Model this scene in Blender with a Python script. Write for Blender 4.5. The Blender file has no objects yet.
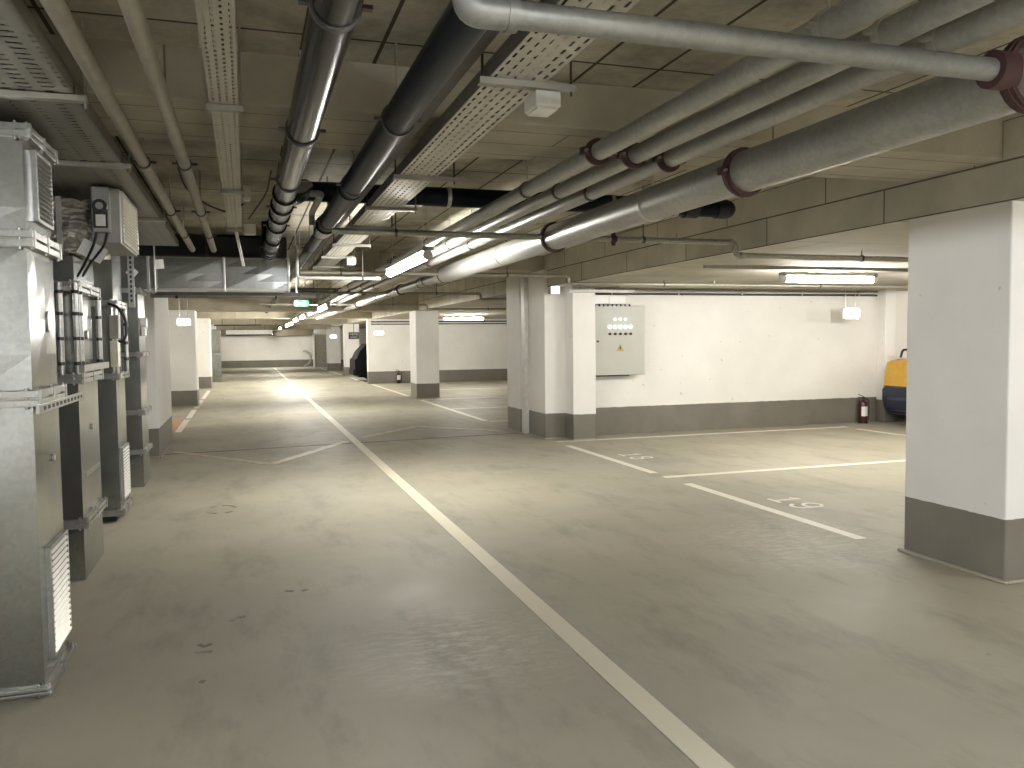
import bpy, bmesh, math, random
from mathutils import Vector, Matrix
random.seed(4)
S = bpy.context.scene
COL = S.collection
PI = math.pi

# ------------------------------------------------------------------ view
S.view_settings.view_transform = 'Standard'
S.view_settings.look = 'None'
S.view_settings.exposure = 0.6
S.view_settings.gamma = 1.0
S.view_settings.use_curve_mapping = False
S.cycles.use_denoising = True
S.cycles.max_bounces = 10
S.cycles.diffuse_bounces = 6
S.cycles.glossy_bounces = 4
S.cycles.transparent_max_bounces = 12
S.cycles.caustics_reflective = False
S.cycles.caustics_refractive = False
S.cycles.sample_clamp_indirect = 6.0

# ------------------------------------------------------------------ mesh builder
class MB:
    def __init__(self):
        self.bm = bmesh.new()
    def box(self, x0, x1, y0, y1, z0, z1):
        m = Matrix.Translation(((x0+x1)/2, (y0+y1)/2, (z0+z1)/2)) @ Matrix.Diagonal((abs(x1-x0), abs(y1-y0), abs(z1-z0), 1))
        bmesh.ops.create_cube(self.bm, size=1.0, matrix=m)
        return self
    def rbox(self, c, s, rot):
        m = Matrix.Translation(c) @ rot.to_4x4() @ Matrix.Diagonal((s[0], s[1], s[2], 1))
        bmesh.ops.create_cube(self.bm, size=1.0, matrix=m)
        return self
    def cyl(self, a, b, r, seg=20, r2=None):
        a = Vector(a); b = Vector(b); d = b - a
        q = Vector((0, 0, 1)).rotation_difference(d.normalized()).to_matrix().to_4x4()
        m = Matrix.Translation((a+b)/2) @ q
        bmesh.ops.create_cone(self.bm, cap_ends=True, segments=seg, radius1=r, radius2=r if r2 is None else r2, depth=d.length, matrix=m)
        return self
    def sphere(self, c, r, seg=14, sc=(1, 1, 1)):
        bmesh.ops.create_uvsphere(self.bm, u_segments=seg, v_segments=max(6, seg//2+2), radius=r,
                                  matrix=Matrix.Translation(c) @ Matrix.Diagonal((sc[0], sc[1], sc[2], 1)))
        return self
    def tube(self, pts, r, seg=16, bend=None, cap=True):
        """tube along a polyline; corners rounded with radius bend"""
        P = [Vector(p) for p in pts]
        if bend:
            Q = [P[0]]
            for i in range(1, len(P)-1):
                a, b, c = P[i-1], P[i], P[i+1]
                u = (a-b).normalized(); v = (c-b).normalized()
                k = min(bend, (a-b).length*.49, (c-b).length*.49)
                s = b+u*k; e = b+v*k
                for t in range(7):
                    f = t/6
                    Q.append(s*(1-f)**2 + b*2*f*(1-f) + e*f*f)
            Q.append(P[-1]); P = Q
        rings = []; n = None
        for i, p in enumerate(P):
            t = ((P[i+1]-p).normalized() if i < len(P)-1 else Vector()) + ((p-P[i-1]).normalized() if i else Vector())
            t.normalize()
            if n is None:
                n = t.orthogonal().normalized()
            n = (n - t*n.dot(t)).normalized()
            bnm = t.cross(n)
            rings.append([self.bm.verts.new(p + (n*math.cos(2*PI*k/seg) + bnm*math.sin(2*PI*k/seg))*r) for k in range(seg)])
        for A, B in zip(rings, rings[1:]):
            for k in range(seg):
                self.bm.faces.new((A[k], A[(k+1) % seg], B[(k+1) % seg], B[k]))
        if cap:
            self.bm.faces.new(rings[0][::-1]); self.bm.faces.new(rings[-1])
        return self
    def ring(self, c, axis, ri, ro, w, seg=24):
        """flat band around a pipe: inner radius ri, outer ro, width w along axis"""
        c = Vector(c); ax = Vector(axis).normalized(); u = ax.orthogonal().normalized(); v = ax.cross(u)
        L = []
        for rr, h in ((ri, -w/2), (ro, -w/2), (ro, w/2), (ri, w/2)):
            L.append([self.bm.verts.new(c + ax*h + (u*math.cos(2*PI*k/seg)+v*math.sin(2*PI*k/seg))*rr) for k in range(seg)])
        for i in range(4):
            A, B = L[i], L[(i+1) % 4]
            for k in range(seg):
                self.bm.faces.new((A[k], A[(k+1) % seg], B[(k+1) % seg], B[k]))
        return self
    def quad(self, pts):
        self.bm.faces.new([self.bm.verts.new(p) for p in pts]); return self
    def ribbon(self, pts, w, z=0.0, h=0.003, closed=False):
        """painted stroke on the floor, as a thin slab"""
        P = [Vector((p[0], p[1])) for p in pts]
        n = len(P); Lf = []; Rt = []
        for i in range(n):
            a = P[(i-1) % n] if (closed or i) else P[i]
            b = P[(i+1) % n] if (closed or i < n-1) else P[i]
            t = (b-a).normalized(); nn = Vector((-t.y, t.x))*w/2
            Lf.append(P[i]+nn); Rt.append(P[i]-nn)
        m = n if closed else n-1
        top = [[self.bm.verts.new((q.x, q.y, z+h)) for q in X] for X in (Lf, Rt)]
        bot = [[self.bm.verts.new((q.x, q.y, z)) for q in X] for X in (Lf, Rt)]
        for i in range(m):
            j = (i+1) % n
            self.bm.faces.new((top[0][i], top[0][j], top[1][j], top[1][i]))
            self.bm.faces.new((top[0][j], top[0][i], bot[0][i], bot[0][j]))
            self.bm.faces.new((top[1][i], top[1][j], bot[1][j], bot[1][i]))
        return self
    def loft(self, secs, cap=True):
        R = [[self.bm.verts.new(p) for p in s] for s in secs]
        for A, B in zip(R, R[1:]):
            n = len(A)
            for k in range(n):
                self.bm.faces.new((A[k], A[(k+1) % n], B[(k+1) % n], B[k]))
        if cap:
            self.bm.faces.new(R[0][::-1]); self.bm.faces.new(R[-1])
        return self
    def build(self, name, mat, parent=None, bevel=0, smooth=True, origin=None):
        bmesh.ops.recalc_face_normals(self.bm, faces=self.bm.faces)
        off = Vector((0, 0, 0))
        p = parent
        while p is not None:
            off += p.location; p = p.parent
        if origin is not None:
            org = Vector(origin)
        elif parent is None:
            vs = [v.co for v in self.bm.verts]
            org = Vector(((min(v.x for v in vs)+max(v.x for v in vs))/2, (min(v.y for v in vs)+max(v.y for v in vs))/2, min(v.z for v in vs)))
        else:
            org = off.copy()
        bmesh.ops.translate(self.bm, verts=self.bm.verts, vec=-org)
        me = bpy.data.meshes.new(name); self.bm.to_mesh(me); self.bm.free()
        if mat: me.materials.append(mat)
        if smooth:
            for f in me.polygons: f.use_smooth = True
            me.set_sharp_from_angle(angle=math.radians(35))
        o = bpy.data.objects.new(name, me); COL.objects.link(o)
        o.location = org - off
        if parent is not None: o.parent = parent
        if bevel:
            b = o.modifiers.new('bevel', 'BEVEL'); b.width = bevel; b.segments = 2; b.limit_method = 'ANGLE'; b.angle_limit = math.radians(40)
        return o

def split(mb, name, mat, parent, bevel=0, smooth=True):
    """every separate piece of the builder becomes a part of its own (pieces that touch stay together)"""
    bm = mb.bm; bm.verts.ensure_lookup_table(); seen = set(); isl = []
    for v in bm.verts:
        if v in seen: continue
        st = [v]; seen.add(v); cur = []
        while st:
            q = st.pop(); cur.append(q)
            for e in q.link_edges:
                o = e.other_vert(q)
                if o not in seen: seen.add(o); st.append(o)
        isl.append(cur)
    def bb(I):
        return [min(v.co[k] for v in I)-.0015 for k in range(3)], [max(v.co[k] for v in I)+.0015 for k in range(3)]
    B = [bb(I) for I in isl]; g = list(range(len(isl)))
    def find(a):
        while g[a] != a: a = g[a]
        return a
    for i in range(len(isl)):
        for j in range(i):
            if all(B[i][0][k] <= B[j][1][k] and B[j][0][k] <= B[i][1][k] for k in range(3)): g[find(i)] = find(j)
    out = []
    for r in sorted(set(find(i) for i in range(len(isl)))):
        nb = MB(); mp = {}
        vs = [v for i in range(len(isl)) if find(i) == r for v in isl[i]]
        for v in vs: mp[v] = nb.bm.verts.new(v.co)
        for f in set(f for v in vs for f in v.link_faces): nb.bm.faces.new([mp[v] for v in f.verts])
        out.append(nb.build(name, mat, parent, bevel, smooth))
    bm.free()
    return out

def tag(o, label, cat, group=None):
    o['label'] = label; o['category'] = cat
    if group: o['group'] = group
    return o
def thing(name, label, cat, loc, group=None):
    o = bpy.data.objects.new(name, None); COL.objects.link(o); o.location = loc
    o.empty_display_size = .1
    return tag(o, label, cat, group)
def struct(o, label=None):
    o['kind'] = 'structure'
    if label: o['label'] = label; 
    return o
def dup(root, loc, label, rotz=None):
    r = root.copy(); COL.objects.link(r); r.location = loc; r['label'] = label
    if rotz is not None: r.rotation_euler = (0, 0, rotz)
    for ch in list(root.children):
        c = ch.copy(); COL.objects.link(c); c.parent = r
        for g in ch.children:
            d = g.copy(); COL.objects.link(d); d.parent = c
    return r

# ------------------------------------------------------------------ materials
class NT:
    def __init__(self, name):
        self.m = bpy.data.materials.new(name); self.m.use_nodes = True
        self.t = self.m.node_tree; self.n = self.t.nodes; self.l = self.t.links
        self.b = self.n['Principled BSDF']; self.out = self.n['Material Output']
    def new(self, typ, **kw):
        x = self.n.new(typ)
        for k, v in kw.items():
            if k.startswith('i_'): x.inputs[k[2:].replace('_', ' ')].default_value = v
            else: setattr(x, k, v)
        return x
    def link(self, a, b): self.l.new(a, b)
    def pos(self): return self.new('ShaderNodeNewGeometry').outputs['Position']
    def noise(self, scale, detail=4, rough=.55, vec=None, stretch=None):
        v = vec or self.pos()
        if stretch:
            mp = self.new('ShaderNodeMapping'); mp.inputs['Scale'].default_value = stretch; self.link(v, mp.inputs['Vector']); v = mp.outputs[0]
        x = self.new('ShaderNodeTexNoise'); x.inputs['Scale'].default_value = scale; x.inputs['Detail'].default_value = detail; x.inputs['Roughness'].default_value = rough
        self.link(v, x.inputs['Vector']); return x.outputs['Fac']
    def ramp(self, fac, stops):
        r = self.new('ShaderNodeValToRGB'); e = r.color_ramp.elements
        while len(e) < len(stops): e.new(.5)
        for q, (p, c) in zip(e, stops):
            q.position = p; q.color = (c, c, c, 1) if not hasattr(c, '__len__') else (*c, 1)
        self.link(fac, r.inputs['Fac']); return r.outputs['Color']
    def mix(self, fac, a, b, mode='MIX'):
        x = self.new('ShaderNodeMix', data_type='RGBA', blend_type=mode)
        for s, v in ((x.inputs[0], fac), (x.inputs[6], a), (x.inputs[7], b)):
            if hasattr(v, 'is_linked'): self.link(v, s)
            elif hasattr(v, '__len__'): s.default_value = (*v, 1)
            else: s.default_value = v
        return x.outputs[2]
    def math(self, op, a, b=0.0, clamp=False):
        x = self.new('ShaderNodeMath', operation=op, use_clamp=clamp)
        for s, v in ((x.inputs[0], a), (x.inputs[1], b)):
            if hasattr(v, 'is_linked'): self.link(v, s)
            else: s.default_value = v
        return x.outputs[0]
    def xyz(self):
        s = self.new('ShaderNodeSeparateXYZ'); self.link(self.pos(), s.inputs[0]); return s.outputs
    def bump(self, h, strength=.2, dist=.01):
        b = self.new('ShaderNodeBump'); b.inputs['Strength'].default_value = strength; b.inputs['Distance'].default_value = dist
        self.link(h, b.inputs['Height']); self.link(b.outputs[0], self.b.inputs['Normal'])
    def set(self, base=None, rough=None, metal=None, spec=None):
        for k, v in (('Base Color', base), ('Roughness', rough), ('Metallic', metal), ('Specular IOR Level', spec)):
            if v is None: continue
            s = self.b.inputs[k]
            if hasattr(v, 'is_linked'): self.link(v, s)
            elif hasattr(v, '__len__'): s.default_value = (*v, 1)
            else: s.default_value = v
        return self.m

def simple(name, col, rough=.5, metal=0, var=.12, scale=9, spec=.5):
    t = NT(name)
    f = t.noise(scale)
    c = t.mix(t.ramp(f, [(.3, 0.0), (.7, 1.0)]), tuple(x*(1-var) for x in col), tuple(min(1, x*(1+var)) for x in col))
    t.set(base=c, rough=rough, metal=metal, spec=spec)
    return t.m
def emit(name, col, st):
    t = NT(name); t.set(base=(.8, .8, .8), rough=.4)
    t.b.inputs['Emission Color'].default_value = (*col, 1); t.b.inputs['Emission Strength'].default_value = st
    return t.m

def galvanised(name, lo, hi, rough=.36, metal=.9, bump=.05):
    t = NT(name)
    v = t.new('ShaderNodeTexVoronoi'); v.inputs['Scale'].default_value = 55; t.link(t.pos(), v.inputs['Vector'])
    s = t.new('ShaderNodeSeparateColor'); t.link(v.outputs['Color'], s.inputs[0])
    n = t.noise(3.0, 5)
    f = t.math('ADD', t.math('MULTIPLY', s.outputs[0], .4), t.math('MULTIPLY', n, .7), True)
    c = t.mix(f, lo, hi)
    t.set(base=c, metal=metal, rough=t.math('ADD', t.math('MULTIPLY', t.noise(4, 2), .12), rough-.06))
    t.bump(t.noise(2.2, 2), bump, .02)
    return t.m

def concrete_ceiling():
    t = NT('board_marked_concrete')
    x, y, z = t.xyz()
    cb = t.new('ShaderNodeCombineXYZ'); t.link(t.math('ADD', y, .18), cb.inputs[0]); t.link(t.math('ADD', x, .06), cb.inputs[1])
    br = t.new('ShaderNodeTexBrick', offset=0.0, squash=1.0)
    br.inputs['Scale'].default_value = 1; br.inputs['Brick Width'].default_value = 1.28; br.inputs['Row Height'].default_value = .335
    br.inputs['Mortar Size'].default_value = .010; br.inputs['Mortar Smooth'].default_value = .2; br.inputs['Bias'].default_value = 0
    br.inputs['Color1'].default_value = (.47, .435, .34, 1); br.inputs['Color2'].default_value = (.57, .53, .425, 1); br.inputs['Mortar'].default_value = (.085, .07, .045, 1)
    t.link(cb.outputs[0], br.inputs['Vector'])
    st = t.ramp(t.noise(1.6, 6, .62), [(.32, .5), (.6, 1.0)])
    c = t.mix(1.0, br.outputs['Color'], st, 'MULTIPLY')
    fine = t.ramp(t.noise(22, 4), [(.3, .86), (.7, 1.06)])
    c = t.mix(1.0, c, fine, 'MULTIPLY')
    t.set(base=c, rough=.85, spec=.25)
    t.bump(br.outputs['Fac'], -.6, .012)
    return t.m
def concrete_beam():
    t = NT('beam_concrete')
    x, y, z = t.xyz()
    cb = t.new('ShaderNodeCombineXYZ'); t.link(t.math('ADD', x, .3), cb.inputs[0]); t.link(t.math('ADD', y, .06), cb.inputs[1])
    br = t.new('ShaderNodeTexBrick', offset=.37)
    br.inputs['Scale'].default_value = 1; br.inputs['Brick Width'].default_value = 3.1; br.inputs['Row Height'].default_value = .26
    br.inputs['Mortar Size'].default_value = .006; br.inputs['Mortar Smooth'].default_value = .3
    br.inputs['Color1'].default_value = (.47, .435, .345, 1); br.inputs['Color2'].default_value = (.54, .50, .405, 1); br.inputs['Mortar'].default_value = (.21, .185, .13, 1)
    t.link(cb.outputs[0], br.inputs['Vector'])
    c = t.mix(1.0, br.outputs['Color'], t.ramp(t.noise(2.2, 6), [(.3, .72), (.65, 1.0)]), 'MULTIPLY')
    t.set(base=c, rough=.85, spec=.25)
    t.bump(t.noise(14, 4), .15, .01)
    return t.m
def concrete_edge():
    t = NT('slab_edge_concrete')
    x, y, z = t.xyz()
    cb = t.new('ShaderNodeCombineXYZ'); t.link(t.math('ADD', y, .1), cb.inputs[0]); t.link(t.math('ADD', z, -2.362), cb.inputs[1])
    br = t.new('ShaderNodeTexBrick', offset=.45)
    br.inputs['Scale'].default_value = 1; br.inputs['Brick Width'].default_value = 1.42; br.inputs['Row Height'].default_value = .245
    br.inputs['Mortar Size'].default_value = .007; br.inputs['Mortar Smooth'].default_value = .2
    br.inputs['Color1'].default_value = (.56, .53, .455, 1); br.inputs['Color2'].default_value = (.63, .60, .52, 1); br.inputs['Mortar'].default_value = (.15, .135, .105, 1)
    t.link(cb.outputs[0], br.inputs['Vector'])
    c = t.mix(1.0, br.outputs['Color'], t.ramp(t.noise(1.8, 6), [(.3, .75), (.65, 1.05)]), 'MULTIPLY')
    t.set(base=c, rough=.85, spec=.25)
    t.bump(br.outputs['Fac'], -.5, .01)
    return t.m
def bay_soffit():
    t = NT('bay_soffit_concrete')
    x, y, z = t.xyz()
    cb = t.new('ShaderNodeCombineXYZ'); t.link(x, cb.inputs[0]); t.link(y, cb.inputs[1])
    br = t.new('ShaderNodeTexBrick', offset=.5)
    br.inputs['Scale'].default_value = 1; br.inputs['Brick Width'].default_value = 2.4; br.inputs['Row Height'].default_value = 1.2
    br.inputs['Mortar Size'].default_value = .008; br.inputs['Mortar Smooth'].default_value = .3
    br.inputs['Color1'].default_value = (.50, .47, .40, 1); br.inputs['Color2'].default_value = (.56, .53, .45, 1); br.inputs['Mortar'].default_value = (.26, .23, .18, 1)
    t.link(cb.outputs[0], br.inputs['Vector'])
    c = t.mix(1.0, br.outputs['Color'], t.ramp(t.noise(1.4, 5), [(.3, .75), (.65, 1.0)]), 'MULTIPLY')
    t.set(base=c, rough=.85, spec=.25)
    return t.m
def painted_wall(name, dado=.42, white=(.84, .825, .785), grey=(.195, .181, .152)):
    t = NT(name)
    x, y, z = t.xyz()
    zz = t.math('ADD', z, t.math('MULTIPLY', t.math('SUBTRACT', t.noise(7, 3), .5), .018))
    f = t.math('GREATER_THAN', zz, dado)
    w = t.mix(t.ramp(t.noise(1.1, 5), [(.3, 0.0), (.7, 1.0)]), tuple(c*.93 for c in white), tuple(min(1, c*1.03) for c in white))
    spots = t.ramp(t.noise(9, 2), [(.735, 0.0), (.76, 1.0)])
    w = t.mix(t.math('MULTIPLY', spots, .45), w, (.35, .32, .28))
    g = t.mix(t.ramp(t.noise(2.6, 5), [(.3, 0.0), (.7, 1.0)]), tuple(c*.88 for c in grey), tuple(c*1.1 for c in grey))
    c = t.mix(f, g, w)
    r = t.math('SUBTRACT', .62, t.math('MULTIPLY', t.math('SUBTRACT', 1.0, f), .2))
    t.set(base=c, rough=r, spec=.4)
    t.bump(t.noise(18, 3), .12, .01)
    return t.m
def floor_mat():
    t = NT('coated_floor')
    big = t.ramp(t.noise(.55, 6, .6), [(.3, 0.0), (.7, 1.0)])
    c = t.mix(big, (.328, .302, .232), (.425, .396, .308))
    cool = t.ramp(t.noise(.33, 2), [(.45, 0.0), (.65, 1.0)])
    c = t.mix(t.math('MULTIPLY', cool, .35), c, (.345, .338, .295))
    stk = t.ramp(t.noise(2.6, 7, .7, stretch=(1.0, .35, 1.0)), [(.34, .80), (.5, 1.0)])
    c = t.mix(1.0, c, stk, 'MULTIPLY')
    # tyre scuffs and small dark marks
    sm = t.ramp(t.noise(3.4, 3, .55), [(.735, 0.0), (.76, 1.0)])
    c = t.mix(t.math('MULTIPLY', sm, .6), c, (.12, .11, .09))
    # worn pale scuffs
    sc = t.math('MULTIPLY', t.ramp(t.noise(26, 4, .7), [(.60, 0.0), (.72, 1.0)]), t.ramp(t.noise(.9, 2), [(.56, 0.0), (.68, 1.0)]))
    c = t.mix(t.math('MULTIPLY', sc, .45), c, (.50, .47, .40))
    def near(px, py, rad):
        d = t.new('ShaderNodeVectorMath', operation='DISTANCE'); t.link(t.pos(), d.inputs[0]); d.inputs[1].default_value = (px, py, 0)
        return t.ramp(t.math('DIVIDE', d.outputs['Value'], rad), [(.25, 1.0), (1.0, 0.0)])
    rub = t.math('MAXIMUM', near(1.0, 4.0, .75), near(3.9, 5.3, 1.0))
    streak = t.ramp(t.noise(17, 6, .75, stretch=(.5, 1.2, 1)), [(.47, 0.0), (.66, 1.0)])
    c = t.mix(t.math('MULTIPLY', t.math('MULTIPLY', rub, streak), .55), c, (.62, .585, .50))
    r = t.ramp(t.noise(1.3, 6, .62), [(.3, .50), (.7, .68)])
    t.set(base=c, rough=r, spec=.38)
    t.bump(t.noise(5, 5), .04, .01)
    return t.m
def road_paint(name, col, wear=.60, base=(.375, .345, .28)):
    t = NT(name)
    n = t.noise(7, 7, .7)
    f = t.ramp(n, [(wear, 0.0), (wear+.12, 1.0)])
    c = t.mix(f, col, base)
    c = t.mix(t.math('MULTIPLY', t.noise(3, 3), .25), c, tuple(k*.7 for k in col))
    t.set(base=c, rough=.5)
    return t.m
def perforated(name, pitch_x, pitch_y, fx, fy, col=(.50, .485, .43), stagger=True, swap=False, metal=.55):
    t = NT(name)
    tc = t.new('ShaderNodeTexCoord'); s = t.new('ShaderNodeSeparateXYZ'); t.link(tc.outputs['Object'], s.inputs[0])
    x, y = s.outputs[0], s.outputs[1]
    if swap: x, y = y, x
    u = t.math('DIVIDE', x, pitch_x); v = t.math('DIVIDE', y, pitch_y)
    if stagger:
        v = t.math('ADD', v, t.math('MULTIPLY', t.math('FLOORED_MODULO', t.math('FLOOR', u), 2.0), .5))
    fu = t.math('ABSOLUTE', t.math('SUBTRACT', t.math('FLOORED_MODULO', u, 1.0), .5))
    fv = t.math('ABSOLUTE', t.math('SUBTRACT', t.math('FLOORED_MODULO', v, 1.0), .5))
    hole = t.math('MULTIPLY', t.math('LESS_THAN', fu, fx/2), t.math('LESS_THAN', fv, fy/2))
    gz = t.new('ShaderNodeNewGeometry'); sn = t.new('ShaderNodeSeparateXYZ'); t.link(gz.outputs['Normal'], sn.inputs[0])
    hole = t.math('MULTIPLY', hole, t.math('GREATER_THAN', t.math('ABSOLUTE', sn.outputs[2]), .7))
    n = t.noise(6, 5)
    t.set(base=t.mix(n, tuple(c*.8 for c in col), tuple(c*1.15 for c in col)), metal=metal, rough=.42)
    tr = t.new('ShaderNodeBsdfTransparent'); mx = t.new('ShaderNodeMixShader')
    t.link(hole, mx.inputs[0]); t.link(t.b.outputs[0], mx.inputs[1]); t.link(tr.outputs[0], mx.inputs[2]); t.link(mx.outputs[0], t.out.inputs[0])
    return t.m
def foil():
    t = NT('foil_wrap')
    n = t.noise(16, 5, .65, stretch=(1, 1, 1.8))
    t.set(base=t.mix(n, (.50, .47, .40), (.86, .83, .74)), metal=.7, rough=.27)
    v = t.new('ShaderNodeTexVoronoi'); v.inputs['Scale'].default_value = 17; mp = t.new('ShaderNodeMapping'); mp.inputs['Scale'].default_value = (.8, 1, 1.9)
    t.link(t.pos(), mp.inputs['Vector']); t.link(mp.outputs[0], v.inputs['Vector'])
    t.bump(t.math('ADD', v.outputs['Distance'], t.math('MULTIPLY', n, .5)), 1.0, .05)
    return t.m

M = {}
M['ceil'] = concrete_ceiling(); M['beam'] = concrete_beam(); M['edge'] = concrete_edge(); M['soffit'] = bay_soffit()
M['wall'] = painted_wall('painted_wall', .445); M['col'] = painted_wall('painted_column', .40, white=(.87, .855, .83))
M['floor'] = floor_mat()
M['line'] = road_paint('white_road_paint', (.78, .75, .66), .62)
M['line_c'] = road_paint('cream_road_paint', (.74, .69, .55), .64)
M['ghost'] = road_paint('worn_road_paint', (.58, .51, .37), .50)
M['orange'] = road_paint('orange_floor_paint', (.50, .27, .13), .66)
M['galv'] = galvanised('galvanised_sheet', (.28, .285, .28), (.41, .415, .40), .22, .96, .015)
M['galv2'] = galvanised('galvanised_sheet_dull', (.28, .29, .28), (.40, .41, .39), .24, .96, .015)
M['flange'] = galvanised('galvanised_flange', (.34, .34, .325), (.54, .54, .515), .32, .9)
M['pipe'] = galvanised('galvanised_pipe', (.29, .29, .275), (.46, .46, .435), .42, .62, .03)
M['pipe_thin'] = galvanised('galvanised_thin_pipe', (.26, .25, .21), (.42, .40, .34), .42, .6, .02)
M['grey_pipe'] = simple('grey_plastic_pipe', (.27, .25, .20), .45)
M['black_pipe'] = simple('black_drain_pipe', (.007, .007, .008), .20, spec=.20)
M['navy_pipe'] = simple('blue_black_drain_pipe', (.008, .011, .017), .36, spec=.10)
M['black'] = simple('black_rubber', (.012, .012, .013), .5)
M['clamp'] = simple('dark_clamp_steel', (.06, .056, .05), .45, .4)
M['steel'] = simple('zinc_steel', (.55, .54, .50), .35, .8)
M['red'] = simple('red_oxide_coupling', (.055, .022, .021), .6)
M['tray_a'] = perforated('perforated_wide_tray', .085, .055, .60, .26, col=(.36, .355, .325), metal=.6)
M['tray_b'] = perforated('perforated_narrow_tray', .0265, .046, .34, .50, col=(.42, .40, .345))
M['tray_c'] = perforated('perforated_slot_tray', .036, .075, .30, .58, col=(.54, .525, .46))
M['traydark'] = simple('tray_rail_steel', (.30, .29, .26), .45, .5)
M['white_pl'] = simple('white_plastic', (.72, .71, .67), .4)
M['bright_pl'] = simple('bright_white_plastic', (.88, .88, .87), .35, var=.03)
M['pipe_dull'] = galvanised('galvanised_pipe_dull', (.20, .20, .19), (.32, .32, .30), .50, .55, .03)
M['cream'] = simple('cream_panel', (.66, .63, .53), .5)
M['grey_pl'] = simple('grey_plastic', (.34, .335, .31), .5)
M['cab'] = simple('cabinet_grey_paint', (.50, .50, .455), .42, var=.04, scale=2)
M['foil'] = foil()
M['tube'] = emit('lit_tube', (1.0, .965, .89), 122)
M['tube_near'] = emit('lit_tube_bright', (.96, .97, 1.0), 560)
M['tube_cool'] = emit('lit_tube_cool', (.66, .84, 1.0), 50)
M['glow'] = emit('lit_sign_face', (.95, .95, 1.0), 2.2)
M['glow_green'] = emit('lit_green_sign', (.10, .75, .34), 1.2)
M['led'] = emit('pilot_lamp_white', (.75, .88, 1.0), .9)
M['yellow'] = simple('yellow_plastic', (.50, .40, .12), .5)
M['ext_red'] = simple('extinguisher_red', (.050, .009, .009), .35)
M['label'] = simple('paper_label', (.72, .71, .68), .6)
M['glass'] = simple('dark_car_glass', (.006, .007, .008), .4, spec=.06)
M['carblack'] = simple('black_car_paint', (.005, .005, .006), .5, spec=.08)
M['caryellow'] = simple('yellow_car_paint', (.62, .36, .045), .3)
M['carnavy'] = simple('navy_car_paint', (.016, .022, .042), .3)
M['tyre'] = simple('tyre_rubber', (.015, .015, .015), .7)
M['door'] = simple('grey_door_paint', (.36, .345, .30), .5)
M['sign_dark'] = simple('dark_sign_board', (.035, .035, .033), .5)
M['scuff'] = road_paint('dark_scuff', (.17, .155, .125), .46)
M['joint'] = simple('floor_joint_sealant', (.13, .118, .095), .6)

# ------------------------------------------------------------------ camera (solved from the vanishing points)
f_px = 826.21
R = Matrix(((0.95158624, -0.0274211, 0.30615635), (-0.30716207, -0.04716721, 0.95048762), (-0.01162287, -0.99851056, -0.05330639)))
cam = bpy.data.cameras.new('camera'); cam.sensor_width = 36; cam.lens = f_px/1024*36; cam.clip_start = .05; cam.clip_end = 200
co = bpy.data.objects.new('camera', cam); COL.objects.link(co); S.camera = co
right = R.col[0].copy(); up = -R.col[1]; back = -R.col[2]
m = Matrix((right, up, back)).transposed().to_4x4(); m.translation = (0, 0, 1.55); co.matrix_world = m
w = bpy.data.worlds.new('world'); S.world = w; w.use_nodes = True
w.node_tree.nodes['Background'].inputs[0].default_value = (.01, .01, .01, 1)

# ------------------------------------------------------------------ setting
ZC = 2.85          # aisle ceiling
ZB = 2.36          # bay soffit
XE = 4.45          # line where the lower bay slab starts
XL, XR, YN, YF = -1.95, 16.0, -9.0, 54.6
floor = struct(MB().box(XL-.2, XR+.2, YN-.2, YF+.3, -.2, 0).build('floor', M['floor'], smooth=False), 'warm grey coated concrete floor of the car park')
struct(MB().box(XL-.2, XE+.02, YN-.2, YF+.3, ZC, ZC+.2).build('ceiling', M['ceil'], smooth=False), 'bare board-marked concrete ceiling over the driving lane')
edge = MB().box(XE, XR+.2, YN-.2, YF+.3, ZB, ZC+.2).build('slab', M['soffit'], smooth=False)
edge.data.materials.append(M['edge'])
for p in edge.data.polygons:
    if p.normal.x < -.5: p.material_index = 1
struct(edge, 'lower concrete slab over the parking bays with jointed edge')
def beam(y0, y1, zb, label, x1=XE):
    o = MB().box(XL, x1, y0, y1, zb, ZC+.01).build('beam', M['beam'], smooth=False, bevel=.008)
    return struct(o, label)
beam(3.95, 4.73, 2.62, 'concrete ceiling beam nearest the camera')
beam(12.15, 12.78, 2.62, 'concrete ceiling beam in front of the floor joint')
beam(12.86, 13.66, 2.62, 'concrete ceiling beam behind the floor joint')
beam(21.9, 22.7, 2.36, 'pale ceiling beam across the far lane')
beam(30.4, 31.1, 2.40, 'far ceiling beam level with the wall end')
beam(38.1, 38.9, 2.36, 'deep far ceiling beam')
beam(45.4, 46.2, 2.25, 'deep ceiling beam before the end wall')
beam(53.5, 54.5, 1.98, 'lowest dark soffit above the end wall')
struct(MB().box(XL-.2, XL, YN-.2, YF+.3, 0, ZC).build('wall_left', M['wall'], smooth=False), 'white left wall behind the ventilation ducts')
struct(MB().box(XR, XR+.2, YN-.2, YF+.3, 0, ZB).build('wall_right', M['wall'], smooth=False), 'far right wall of the parking bays')
struct(MB().box(XL, XR, YF, YF+.2, 0, ZC).build('wall_far', M['wall'], smooth=False), 'white end wall with grey painted base at the end of the lane')
struct(MB().box(XL, XR, YN-.2, YN, 0, ZC).build('wall_back', M['wall'], smooth=False), 'wall behind the camera')
struct(MB().box(5.10, XR, 12.18, 12.45, 0, ZB+.01).build('wall_right', M['wall'], smooth=False), 'white bay wall with grey painted base carrying the control cabinet')
struct(MB().box(4.27, XR, 30.4, 30.7, 0, ZB+.01).build('wall_right', M['wall'], smooth=False), 'white cross wall of the second group of bays')

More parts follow.
